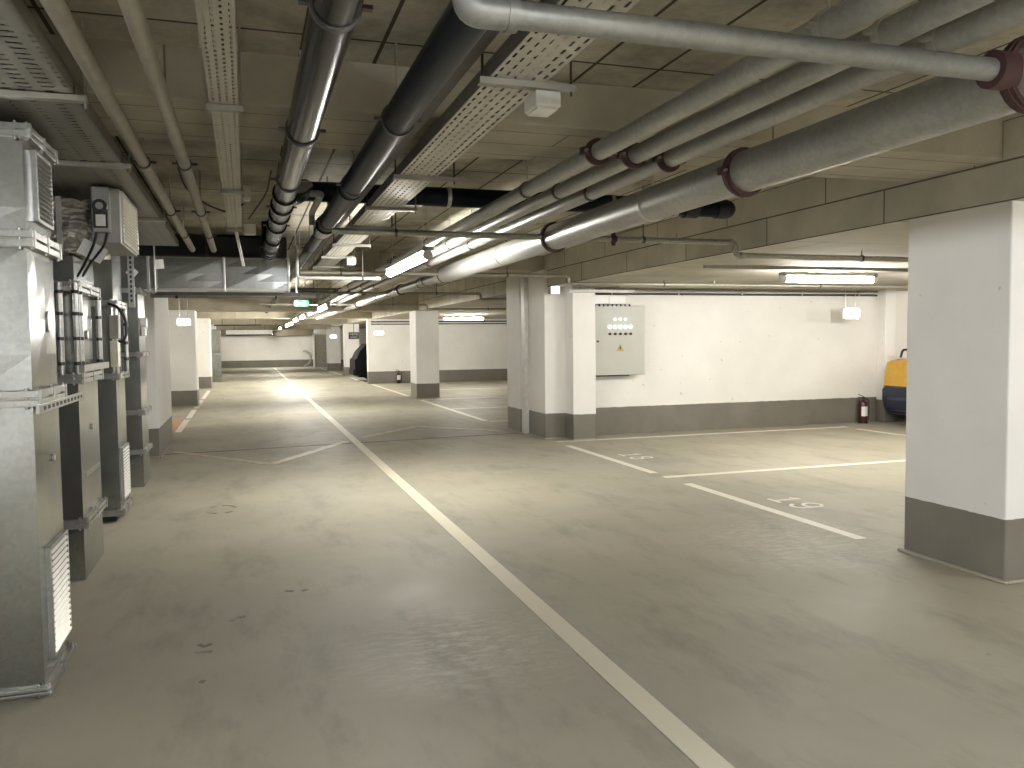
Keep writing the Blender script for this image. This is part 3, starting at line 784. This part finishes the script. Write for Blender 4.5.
# ------------------------------------------------------------------ ventilation ducts on the left
def flange(parent, x0, x1, y0, y1, z, h=.05, p=.03, name='flange', bolts=True, gap=True):
    mb = MB()
    if gap:
        mb.box(x0, x1+p, y0-p, y1+p, z, z+h*.42).box(x0, x1+p, y0-p, y1+p, z+h*.58, z+h)
        mb.box(x0, x1+p*.4, y0-p*.4, y1+p*.4, z+h*.4, z+h*.6)
    else:
        mb.box(x0, x1+p, y0-p, y1+p, z, z+h)
    if bolts:
        b = mb
        for i in range(3):
            y = y0-p*.2+(y1-y0+p*.4)*(i+.0)/2
            b.cyl((x1+p*.65, y, z-.012), (x1+p*.65, y, z+h+.012), .007, 8)
            b.box(x1+p*.45, x1+p+.006, y-.014, y+.014, z-.004, z+h+.004)
        for i in range(3):
            x = x1-.02-.25*i
            b.cyl((x, y0-p*.65, z-.012), (x, y0-p*.65, z+h+.012), .007, 8)
    return mb.build(name, M['flange'], parent, bevel=.002, smooth=False)
def sheet_box(parent, x0, x1, y0, y1, z0, z1, name='duct_section', mat=None, puff=.006, crease=None):
    """sheet-metal section: faces slightly pillowed, cross-broken"""
    bm = bmesh.new()
    c = Vector(((x0+x1)/2, (y0+y1)/2, (z0+z1)/2)); s = Vector(((x1-x0)/2, (y1-y0)/2, (z1-z0)/2))
    n = 5
    for ax in range(3):
        for sg in (-1, 1):
            u = (ax+1) % 3; v = (ax+2) % 3
            G = []
            for i in range(n):
                row = []
                for j in range(n):
                    a = -1+2*i/(n-1); b = -1+2*j/(n-1)
                    p = Vector((0, 0, 0)); p[ax] = sg*(s[ax]+puff*(1-max(abs(a), abs(b)))); p[u] = a*s[u]; p[v] = b*s[v]
                    row.append(bm.verts.new(c+p))
                G.append(row)
            for i in range(n-1):
                for j in range(n-1):
                    bm.faces.new((G[i][j], G[i+1][j], G[i+1][j+1], G[i][j+1]))
    bmesh.ops.remove_doubles(bm, verts=bm.verts, dist=1e-5)
    mb = MB(); mb.bm.free(); mb.bm = bm
    return mb.build(name, mat or M['galv'], parent, smooth=False)
def grille_x(parent, x, y0, y1, z0, z1, n, mat, name='louvre_grille', back=True, tilt=.6, cover=.5):
    fr = MB(); w = .018
    fr.box(x-.014, x+.012, y0, y1, z0, z0+w).box(x-.014, x+.012, y0, y1, z1-w, z1).box(x-.014, x+.012, y0, y0+w, z0, z1).box(x-.014, x+.012, y1-w, y1, z0, z1)
    o = fr.build(name, M['flange'], parent, bevel=.003, smooth=False)
    if back: MB().box(x-.001, x+.002, y0+w, y1-w, z0+w, z1-w).build('backing', M['black'], o, smooth=False)
    s = MB()
    for i in range(n):
        z = z0+w+(z1-z0-2*w)*(i+.5)/n
        s.rbox((x+.009, (y0+y1)/2, z), ((z1-z0)/n*cover, y1-y0-2*w, .003), Matrix.Rotation(tilt, 3, 'Y'))
    s.build('slats', mat, o, smooth=False)
    return o

# duct 1 : nearest
X0 = -1.72
t = thing('ventilation_duct', 'nearest tall galvanised duct at the left edge with two louvre grilles', 'duct', (-1.3, 4.3, 0), 'tall ventilation ducts')
x1, y0, y1 = -.885, 4.05, 4.56
flange(t, X0, x1, y0, y1, .012, .034, .028)
sheet_box(t, X0, x1, y0, y1, .046, 1.29)
flange(t, X0, x1, y0, y1, 1.285, .07, .032)
sheet_box(t, X0, x1, y0, y1, 1.355, 1.975, puff=.016)
flange(t, X0, x1, y0, y1, 1.972, .07, .034)
sheet_box(t, X0, x1, y0, y1, 2.042, 2.44)
flange(t, X0, x1, y0, y1, 2.438, .055, .034)
grille_x(t, x1+.013, 4.15, 4.54, .12, .64, 17, M['steel'], tilt=.7)
grille_x(t, x1+.013, 4.19, 4.50, 2.10, 2.42, 13, M['traydark'], tilt=-.5)
MB().cyl((x1+.008, 4.34, 1.66), (x1+.022, 4.34, 1.66), .05, 20).build('inspection_cap', M['steel'], t)
MB().cyl((x1+.004, 4.37, 1.02), (x1+.014, 4.37, 1.02), .018, 12).build('plug', M['steel'], t)
# perforated support rail beside it
rl = MB().box(-.86, -.845, 3.98, 5.0, 1.255, 1.295).box(-1.2, -.86, 4.60, 4.64, 1.255, 1.295)
r_ = rl.build('support_rail', M['flange'], t, bevel=.002, smooth=False)
hs = MB()
for i in range(11): hs.box(-.8455, -.843, 4.06+i*.085, 4.10+i*.085, 1.267, 1.283)
hs.build('slots', M['black'], r_, smooth=False)
MB().box(-1.6, -1.0, 4.15, 4.5, .0, .012).build('foot', M['black'], t, smooth=False)

# duct 2 with fire damper
t = thing('ventilation_duct', 'second tall galvanised duct with open damper frame and threaded posts', 'duct', (-1.4, 6.4, 0), 'tall ventilation ducts')
x1, y0, y1 = -1.045, 6.0, 6.74
sheet_box(t, X0, x1, y0, y1, .0, .35, mat=M['galv2'])
flange(t, X0, x1, y0, y1, .345, .06, .03)
sheet_box(t, X0, x1, y0, y1, .405, 1.30)
flange(t, X0, x1, y0, y1, 1.30, .06, .035)
MB().box(-1.02, -.985, 5.9, 6.9, 1.375, 1.42).build('support_rail', M['flange'], t, bevel=.003, smooth=False)
sheet_box(t, X0, x1-.02, y0+.04, y1-.03, 1.36, 1.90, 'damper_body', M['galv'], .012)
for (px, py) in ((-1.03, 5.93), (-1.03, 6.06), (-1.03, 6.80), (-1.12, 5.92), (-1.2, 5.93)):
    p = MB().cyl((px, py, 1.36), (px, py, 1.95), .020 if py != 5.93 else .014, 12)
    p = p.build('post', M['flange'], t)
    n_ = MB()
    for z in (1.42, 1.58, 1.74, 1.88): n_.cyl((px, py, z), (px, py, z+.022), .026, 6)
    split(n_, 'nut', M['clamp'], p)
flange(t, X0, x1, y0, y1, 1.90, .06, .035)
sheet_box(t, X0, x1, y0, y1, 1.96, 2.13, mat=M['galv2'])
MB().cyl((x1-.008, 6.4, 1.62), (x1+.006, 6.4, 1.62), .03, 16).build('inspection_cap', M['flange'], t)
MB().cyl((x1+.002, 6.4, .98), (x1+.014, 6.4, .98), .022, 12).build('plug', M['steel'], t)
MB().box(x1, x1+.008, 6.15, 6.66, .66, .69).build('stiffener', M['flange'], t, smooth=False)
# foil-wrapped horizontal duct into the wall
t = thing('duct_or_dark_block', 'crumpled foil-wrapped duct between the near tall ducts', 'duct', (-1.4, 6.2, 2.13))
bm = bmesh.new()
nx, nz = 26, 16
mb = MB()
secs = []
for i in range(nx+1):
    x = -1.93+(1.93-.90)*i/nx
    ring = []
    for k in range(48):
        a = 2*PI*k/48
        ca, sa = math.cos(a), math.sin(a)
        q = max(abs(ca), abs(sa))
        e = .85+.15*q
        yy = ca/q*e; zz = sa/q*e
        jit = 1+.05*math.sin(7*a+i*1.3)*math.sin(i*.9)+random.uniform(-.05, .05)
        ring.append((x, 6.25+.31*yy*jit, 2.315+.172*zz*jit))
    secs.append(ring)
mb.loft(secs); mb.build('foil_wrap', M['foil'], t)
MB().box(-1.12, -1.09, 5.925, 6.575, 2.135, 2.495).build('strap', M['steel'], t, smooth=False)
# damper with motor
t = thing('damper_actuator', 'louvred grey damper box with black rotary motor on the foil duct', 'actuator', (-.8, 6.1, 2.2))
MB().box(-.895, -.73, 5.78, 6.62, 2.19, 2.535).build('box', M['grey_pl'], t, bevel=.006, smooth=False)
grille_x(t, -.729, 5.84, 6.60, 2.20, 2.53, 13, M['cream'], tilt=-.6)
mo = MB().box(-.88, -.78, 5.715, 5.779, 2.25, 2.53).build('motor_housing', M['grey_pl'], t, bevel=.006, smooth=False)
MB().box(-.872, -.79, 5.700, 5.7145, 2.275, 2.42).build('motor_plate', M['black'], mo, bevel=.004, smooth=False)
MB().cyl((-.831, 5.67, 2.405), (-.831, 5.714, 2.405), .042, 24).build('knob', M['black'], mo)
MB().cyl((-.831, 5.662, 2.405), (-.831, 5.671, 2.405), .022, 18).build('spindle', M['grey_pl'], mo)
MB().box(-.858, -.803, 5.694, 5.7005, 2.285, 2.355).build('rating_label', M['label'], mo, smooth=False)
for (a, b) in ((-.86, -.98), (-.80, -.95)):
    MB().tube([(a, 5.74, 2.25), (a-.02, 5.74, 2.17), (b+.03, 5.82, 2.06), (b-.03, 5.92, 1.99)], .008, 8, .05).build('cable', M['black'], t)
MB().rbox((-.90, 5.80, 2.14), (.15, .004, .10), Matrix.Rotation(.5, 3, 'Y')).build('tag', M['label'], t, smooth=False)

# duct 3
t = thing('ventilation_duct', 'third tall galvanised duct, dark front and pale side grille', 'duct', (-1.4, 8.15, 0), 'tall ventilation ducts')
x1, y0, y1 = -1.075, 7.88, 8.42
MB().box(X0, x1-.05, y0+.05, y1-.05, 0, .055).build('foot', M['black'], t, smooth=False)
flange(t, X0, x1, y0, y1, .055, .05, .03)
sheet_box(t, X0, x1, y0, y1, .105, 1.25, mat=M['galv2'])
flange(t, X0, x1, y0, y1, 1.25, .05, .035)
sheet_box(t, X0, x1-.02, y0+.02, y1-.02, 1.30, 1.88, 'damper_body', M['galv2'], .01)
flange(t, X0, x1, y0, y1, 1.88, .05, .035)
sheet_box(t, X0, x1, y0, y1, 1.93, 2.44, mat=M['galv2'])
grille_x(t, x1+.013, 7.95, 8.38, .17, .64, 15, M['white_pl'], tilt=.7)
for (px, py) in ((-1.055, 7.84), (-1.055, 8.46)):
    p = MB().cyl((px, py, 1.30), (px, py, 1.9), .016, 12).build('post', M['flange'], t)
    n_ = MB()
    for z in (1.4, 1.55, 1.72): n_.cyl((px, py, z), (px, py, z+.03), .025, 6)
    split(n_, 'nut', M['clamp'], p)
# its control box
t = thing('control_box', 'small grey control box with looped black cable on the third duct', 'control box', (-1.04, 8.0, 1.5))
MB().box(-1.09, -1.02, 7.72, 7.86, 1.60, 1.80).build('box', M['grey_pl'], t, bevel=.006, smooth=False)
MB().box(-1.09, -1.03, 7.72, 7.86, 1.36, 1.58).build('lower_box', M['cream'], t, bevel=.004, smooth=False)
MB().tube([(-1.1, 7.75, 1.90), (-1.02, 7.74, 1.87), (-.96, 7.75, 1.76), (-.965, 7.75, 1.62), (-1.0, 7.76, 1.57), (-1.03, 7.78, 1.58)], .012, 10, .06).build('cable', M['black'], t)
# slotted upright rail beside duct 3
t = thing('support_rail', 'upright slotted rail between the third and fourth ducts', 'rail', (-1.0, 8.0, 1.8))
MB().box(-1.04, -.985, 8.6, 8.62, 1.9, 2.5).build('rail', M['flange'], t, bevel=.002, smooth=False)
hs = MB()
for i in range(12): hs.box(-1.022, -1.004, 8.5975, 8.6, 1.95+i*.045, 1.978+i*.045)
hs.build('slots', M['black'], t, smooth=False)

# duct 4 turning into the cross duct
t = thing('ventilation_duct', 'fourth tall galvanised duct bending into the horizontal duct across the lane', 'duct', (-1.3, 10, 0), 'tall ventilation ducts')
x1, y0, y1 = -1.085, 9.72, 10.32
sheet_box(t, X0, x1, y0, y1, .0, .36, mat=M['galv2'])
flange(t, X0, x1, y0, y1, .36, .045, .03)
sheet_box(t, X0, x1, y0, y1, .405, .79, mat=M['galv2'])
flange(t, X0, x1, y0, y1, .79, .045, .035)
sheet_box(t, X0, x1, y0, y1, .835, 1.42, mat=M['galv2'])
flange(t, X0, x1, y0, y1, 1.42, .04, .035)
sheet_box(t, X0, x1, y0, y1, 1.46, 2.12, mat=M['galv2'])
flange(t, X0, x1, y0, y1, 2.10, .05, .035)
# elbow
prof = []
for (px, pz) in ((X0, 2.13), (-1.085, 2.13), (-.955, 2.15), (-.955, 2.48), (-1.2, 2.48)):
    prof.append((px, pz))
for k in range(1, 7):
    a = PI/2+k*PI/14
    prof.append((-1.25+.42*math.cos(a)*1.1, 2.13+.35*math.sin(a)))
sl = [(x, y0, z) for x, z in prof]; sr = [(x, y1, z) for x, z in prof]
MB().loft([sl, sr]).build('elbow', M['galv2'], t, smooth=False)
for (xa, xb, mt) in ((-.955, -.215, 'galv2'), (-.185, .50, 'galv')):
    sheet_box(t, xa, xb, y0, y1, 2.15, 2.48, 'cross_section', M[mt], .008)
for xf in (-.97, -.20, .49):
    f = MB().box(xf-.012, xf+.012, y0-.03, y1+.03, 2.125, 2.495).build('flange', M['flange'], t, bevel=.003, smooth=False)
MB().box(-.9, .5, y0-.028, y0, 2.135, 2.152).build('bottom_lip', M['flange'], t, smooth=False)
split(MB().rbox((-.86, y0-.012, 2.41), (.095, .004, .10), Matrix.Rotation(-.1, 3, 'Y')).rbox((-1.13, y0-.008, 2.32), (.095, .004, .09), Matrix.Rotation(.7, 3, 'Y')), 'paper_tag', M['label'], t, smooth=False)
t = thing('duct_or_dark_block', 'black block added for the dark zone under the ceiling behind the horizontal galvanised duct', 'duct', (-.6, 10.8, 2.57))  # added black block, stands in for the shade above the cross duct
MB().box(-1.93, .52, 10.5, 11.3, 2.575, 2.84).build('dark_block', M['black'], t, bevel=.03, smooth=False)
for xx in (-1.2, -.4, .35): MB().box(xx-.02, xx+.02, 10.492, 11.308, 2.57, 2.842).build('strap', M['clamp'], t, smooth=False)
# brackets for the cross duct
t = thing('duct_bracket', 'steel bracket rail carrying the horizontal duct across the lane', 'bracket', (-.2, 9.9, 2.08))
MB().box(-.93, .62, 9.85, 9.89, 2.085, 2.122).build('rail', M['clamp'], t, smooth=False)
h = MB(); rod(h, .58, 9.87, 2.1, ZC, .008); rod(h, -.90, 9.66, 2.1, ZC, .008); split(h, 'hanger_rod', M['steel'], t)
# white bell on duct 4
t = thing('alarm_device', 'small white alarm device on the fourth duct', 'alarm', (-1.05, 9.9, 1.68))
MB().cyl((-1.08, 9.9, 1.78), (-1.02, 9.9, 1.78), .06, 20).build('body', M['white_pl'], t)
MB().box(-1.08, -1.03, 9.86, 9.94, 1.64, 1.74).build('lower_body', M['white_pl'], t, bevel=.01, smooth=False)
# far cross pipes below the cross duct
for z, y, r, x0, x1_, lab in ((2.16, 11.2, .035, -1.1, .9, 'grey pipe crossing behind the horizontal duct'), (2.25, 11.5, .03, -.5, 1.2, 'upper dark pipe crossing behind the horizontal duct')):
    t = pipe_thing('water_pipe', lab, 'pipe', (0, y, z), 'pipes behind the horizontal duct')
    MB().cyl((x0, y, z), (x1_, y, z), r, 16).build('pipe_run', M['grey_pl'] if r > .032 else M['clamp'], t)
    for x in (x0+.3, x1_-.5):
        h = MB().ring((x, y, z), (1, 0, 0), r, r+.008, .03); rod(h, x, y, z+r, ZC); split(h, 'hanger', M['clamp'], t)
# vertical dark pipe pair right of the cross duct
t = pipe_thing('water_pipe', 'grey pipe dropping beside the end of the horizontal duct', 'pipe', (.6, 9.6, 2.2))
MB().tube([(.535, 9.55, 2.62), (.575, 9.55, 2.62), (.575, 9.55, 2.27), (.66, 9.55, 2.27), (1.5, 9.55, 2.27)], .02, 12, .04).build('pipe_run', M['grey_pl'], t)
h = MB().ring((1.3, 9.55, 2.27), (1, 0, 0), .02, .027, .025); rod(h, 1.3, 9.55, 2.29, ZC); split(h, 'hanger', M['clamp'], t)
# far galvanised duct
t = thing('ventilation_duct', 'far galvanised duct standing between the distant left columns', 'duct', (-1.1, 35, 0), 'tall ventilation ducts')
sheet_box(t, -1.30, -.93, 35, 35.7, 0, 1.1, mat=M['galv2']); flange(t, -1.3, -.93, 35, 35.7, 1.1, .06, .03, bolts=False)
sheet_box(t, -1.30, -.93, 35, 35.7, 1.16, 2.10, mat=M['galv2'])
t = thing('ventilation_duct', 'pale horizontal duct with black lower edge near the end wall', 'duct', (0, 44, 2), 'far horizontal ducts')
MB().box(-.9, 1.35, 44, 44.6, 1.98, 2.2).build('duct_section', M['white_pl'], t, bevel=.01, smooth=False)
MB().box(-.9, 1.42, 43.95, 44.0, 1.92, 1.985).box(1.36, 1.42, 43.95, 44.0, 1.92, 2.2).build('edge_trim', M['black'], t, smooth=False)
h = MB(); rod(h, -.5, 44.3, 2.2, ZC, .01); rod(h, 1.0, 44.3, 2.2, ZC, .01); split(h, 'hanger_rod', M['clamp'], t)
t = thing('cable_tray', 'black cable tray crossing above the far lane', 'cable tray', (0, 33, 2.1))
MB().box(-1.1, .6, 33, 33.25, 2.20, 2.25).build('tray_bed', M['black'], t, smooth=False)
h = MB(); rod(h, -.8, 33.1, 2.25, ZC, .01); rod(h, .4, 33.1, 2.25, ZC, .01); split(h, 'hanger_rod', M['clamp'], t)

# ------------------------------------------------------------------ control cabinet
t = thing('control_cabinet', 'grey wall cabinet with pilot lamps, red switches and warning triangle', 'cabinet', (5.66, 12.0, .97))
MB().box(5.215, 6.065, 11.955, 12.18, .985, 2.05).build('body', M['cab'], t, bevel=.006, smooth=False)
dr = MB().box(5.20, 6.08, 11.925, 11.953, .975, 2.06).build('door', M['cab'], t, bevel=.006, smooth=False)
cx = 5.645
for i in range(3):
    MB().cyl((cx-.09+.09*i, 11.908, 1.855), (cx-.09+.09*i, 11.925, 1.855), .022, 14).build('pilot_lamp', M['led'], dr)
for i in range(5):
    MB().cyl((cx-.18+.09*i, 11.908, 1.735), (cx-.18+.09*i, 11.925, 1.735), .030, 16).build('pilot_lamp', M['led'], dr)
    MB().cyl((cx-.18+.09*i, 11.895, 1.625), (cx-.18+.09*i, 11.925, 1.625), .020, 12).box(cx-.186+.09*i, cx-.174+.09*i, 11.885, 11.897, 1.605, 1.645).build('rotary_switch', M['red'], dr)
MB().cyl((5.26, 11.91, 1.51), (5.26, 11.925, 1.51), .018, 12).build('lock', M['clamp'], dr)
tri = MB()
w_ = prism(MB(), [(cx-.065, 1.35), (cx+.065, 1.35), (cx, 1.465)], 11.920, 11.925).build('warning_triangle', M['yellow'], dr, smooth=False)
prism(MB(), [(cx+.008, 1.44), (cx-.018, 1.40), (cx-.002, 1.40), (cx-.012, 1.362), (cx+.018, 1.41), (cx+.002, 1.41)], 11.917, 11.9195).build('bolt_symbol', M['black'], w_, smooth=False)
MB().box(5.245, 5.845, 12.0, 12.16, .955, .985).build('gland_plate', M['clamp'], t, smooth=False)
c = MB()
for i in range(9): c.tube([(5.285+i*.075, 12.08, 2.05), (5.285+i*.075, 12.08, 2.10)], .014, 8)
split(c, 'cable_gland', M['black'], t)
t = thing('cable_duct', 'white trunking box directly above the grey wall cabinet', 'trunking', (5.5, 12.1, 2.1))
split(MB().box(5.24-.06, 5.50, 12.02, 12.18, 2.10, 2.235).box(5.51, 5.80, 12.03, 12.18, 2.10, 2.23), 'cover', M['bright_pl'], t, bevel=.006, smooth=False)
t = thing('tube_light', 'unlit pale strip fitting on top of the pier beside the cabinet', 'light', (5.2, 11.75, 2.27))
MB().box(4.66, 5.75, 11.60, 11.68, 2.255, 2.30).build('housing', M['white_pl'], t, bevel=.008, smooth=False)
h = MB()
for x in (4.85, 5.13, 5.5): rod(h, x, 11.64, 2.30, ZB, .006)
split(h, 'hanger_rod', M['steel'], t)
t = thing('emergency_lamp', 'small lit white wall lamp at the top of the twin column corner', 'light', (4.5, 11.9, 2.25))
MB().box(4.46, 4.62, 11.88, 11.999, 2.235, 2.43).build('body', M['white_pl'], t, bevel=.012, smooth=False)
MB().box(4.475, 4.605, 11.87, 11.8795, 2.255, 2.41).build('lens', M['glow'], t, smooth=False)

# ------------------------------------------------------------------ extinguishers
def extinguisher(x, y, lab):
    t = thing('fire_extinguisher', lab, 'fire extinguisher', (x, y, 0), 'fire extinguishers')
    b = MB()
    prof = [(.0, .012), (.072, .012), (.078, .03), (.078, .33), (.066, .375), (.035, .40), (.022, .41), (.022, .43), (0, .43)]
    R_ = [[(x+r*math.cos(2*PI*k/20), y+r*math.sin(2*PI*k/20), z) for k in range(20)] for r, z in prof[1:-1]]
    b.loft(R_); b.build('cylinder', M['ext_red'], t)
    MB().cyl((x, y, 0), (x, y, .03), .082, 20).build('foot', M['black'], t)
    MB().cyl((x, y, .42), (x, y, .455), .022, 12).box(x-.10, x+.03, y-.012, y+.012, .455, .468).rbox((x-.045, y, .495), (.13, .02, .008), Matrix.Rotation(.35, 3, 'Y')).build('valve_handle', M['clamp'], t)
    MB().tube([(x+.02, y, .44), (x+.11, y-.01, .42), (x+.115, y-.02, .28), (x+.095, y-.02, .12)], .011, 10, .06).cyl((x+.095, y-.02, .13), (x+.09, y-.02, .05), .012, 10, .02).build('hose', M['black'], t)
    l = MB()
    A = [[(x+.0795*math.cos(a), y+.0795*math.sin(a), z) for a in [(-150+12*k)*PI/180 for k in range(10)]] for z in (.13, .30)]
    for k in range(9): l.quad((A[0][k], A[0][k+1], A[1][k+1], A[1][k]))
    l.build('label', M['label'], t)
    return t
extinguisher(10.42, 12.02, 'fire extinguisher standing at the bay wall beside the slim pilaster')
extinguisher(5.36, 30.25, 'distant fire extinguisher standing at the far cross wall')
# small hose / stand pipe near the far door
o = MB().tube([(3.55, 54.3, 0.02), (3.85, 54.2, .15), (4.0, 54.2, .5), (3.95, 54.25, .85), (3.7, 54.3, 1.0), (3.5, 54.35, .98)], .06, 10, .2).build('standpipe', M['grey_pl']); tag(o, 'grey bent standpipe by the far door', 'pipe')

# ------------------------------------------------------------------ cars
def car(name, lab, x, y, rot, body, lower, length=4.2, width=1.75, height=1.45, rack=False, cabin=None):
    """local: +x forward, origin on the floor below the middle"""
    t = thing(name, lab, 'car', (0, 0, 0))
    L = length/2; W = width/2; H = height
    def section(px, zb, zs, zt, wb, ws, wt):
        return [(px, -wb, zb), (px, -ws, zb+(zs-zb)*.45), (px, -ws, zs), (px, -wt, zt), (px, wt, zt), (px, ws, zs), (px, ws, zb+(zs-zb)*.45), (px, wb, zb)]
    zs = H*.60
    lo = [section(px, a, b, c, W*k1, W*k2, W*k3) for px, a, b, c, k1, k2, k3 in (
        (-L, .30, .62, zs*.94, .90, .95, .90), (-L+.06, .26, .62, zs, .92, .97, .91), (-L+.55, .22, .64, zs, .94, 1.0, .93), (-.2, .20, .64, zs, .95, 1.0, .93),
        (L*.42, .20, .63, zs*.97, .95, 1.0, .92), (L-.55, .22, .60, zs*.90, .93, .98, .88), (L-.12, .25, .55, zs*.78, .86, .90, .78), (L, .33, .52, .62, .74, .76, .70))]
    MB().loft(lo).build('body', body, t)
    cl = []
    for px, k in ((-L+.30, 0.0), (-L+.62, .93), (-L+1.1, 1.0), (.15, 1.0), (L*.42-.35, .80), (L*.42+.35, 0.0)):
        zt = zs-.02+(H-zs)*k; wb = W*(.955 if cabin else .91); wt = W*(.93-.02*k) if cabin else W*(.90-.20*k)
        cl.append([(px, -wb, zs-.05), (px, -(wb+wt)/2, (zs+zt)/2), (px, -wt, zt-.03), (px, -wt*.88, zt), (px, wt*.88, zt), (px, wt, zt-.03), (px, (wb+wt)/2, (zs+zt)/2), (px, wb, zs-.05)])
    if not cabin:
        cl[0] = [(-L+.05 if k in (0, 7) else (-L+.20 if k in (1, 6) else -L+.44), q[1], q[2]) for k, q in enumerate(cl[1])]
    else:
      cl[0] = [(-L+.03 if k in (0, 7) else (-L+.04 if k in (1, 6) else -L+.07), q[1], q[2]) for k, q in enumerate(cl[1])]; cl[1] = [(-L+.62, q[1], q[2]) for q in cl[1]]
    MB().loft(cl).build('cabin' if cabin else 'windows', cabin or M['glass'], t)
    rf = []
    for px in (-L+(.13 if cabin else .46), -L+1.1, .15, L*.42-.40):
        z = H if px > -L+.7 else H*.965
        z = z if px < .5 else H*.93
        kw = 1.18 if cabin else 1.0
        rf.append([(px, -W*.70*kw, z-.03), (px, -W*.60*kw, z+.012), (px, W*.60*kw, z+.012), (px, W*.70*kw, z-.03)])
    MB().loft(rf).build('roof', cabin or body, t)
    sill = MB().box(-L+.12, L-.12, -W*.985, W*.985, .18, .36).build('lower_body', lower, t, bevel=.05, smooth=False)
    for sx in (-1, 1):
        bx = sx*(L-.04)
        MB().box(min(bx-.09, bx+.09), max(bx-.09, bx+.09), -W*.80, W*.80, .26, .50).build('bumper', lower, t, bevel=.05, smooth=False)
        for sy in (-1, 1):
            wx = L*.62*sx
            wh = MB().cyl((wx, sy*W*.74, .315), (wx, sy*W*1.0, .315), .315, 28).build('wheel', M['tyre'], t)
            MB().cyl((wx, sy*W*.99, .315), (wx, sy*W*1.012, .315), .20, 20).build('rim', M['steel'], wh)
            MB().box(sx*(L-.14)-.07, sx*(L-.14)+.07, sy*W*.66-.16, sy*W*.66+.16, .60, .70).build('head_lamp' if sx > 0 else 'tail_lamp', M['grey_pl'] if sx > 0 else M['red'], t, bevel=.02, smooth=False)
    for sy in (-1, 1):
        MB().sphere((L*.30, sy*(W+.07), zs+.05), .085, 12, (.7, 1, .8)).build('wing_mirror', body, t)
    if cabin:
        for sy in (-1, 1):
            MB().rbox((.35, sy*W*(.955 if cabin else .835), zs+(H-zs)*.45), (.9, .012, (H-zs)*.55), Matrix.Rotation(sy*.05, 3, 'X')).build('side_window', M['glass'], t, smooth=False)
    if rack:
        r_ = MB()
        for sy in (-1, 1): r_.tube([(-L+.22, sy*W*.74, H), (-L+.26, sy*W*.74, H+.13), (.35, sy*W*.74, H+.13), (.45, sy*W*.74, H)], .02, 10, .05)
        r_.box(-L+.9, -L+.96, -W*.78, W*.78, H+.10, H+.15)
        r_.box(-L+.45, -L+.50, -W*.78, W*.78, H+.10, H+.15).box(-.2, -.14, -W*.78, W*.78, H+.10, H+.15)
        r_.build('roof_rack', M['black'], t)
    t.location = (x, y, 0); t.rotation_euler = (0, 0, rot)
    return t
car('black_car', 'black car parked behind the far cross wall end', 6.08, 32.75, 0, M['carblack'], M['carblack'], 4.2, 1.8, 1.5)
car('yellow_car', 'yellow car with dark lower body and roof rack behind the near column', 12.63, 10.92, 0, M['carnavy'], M['carnavy'], 4.1, 1.72, 1.17, True, M['caryellow'])
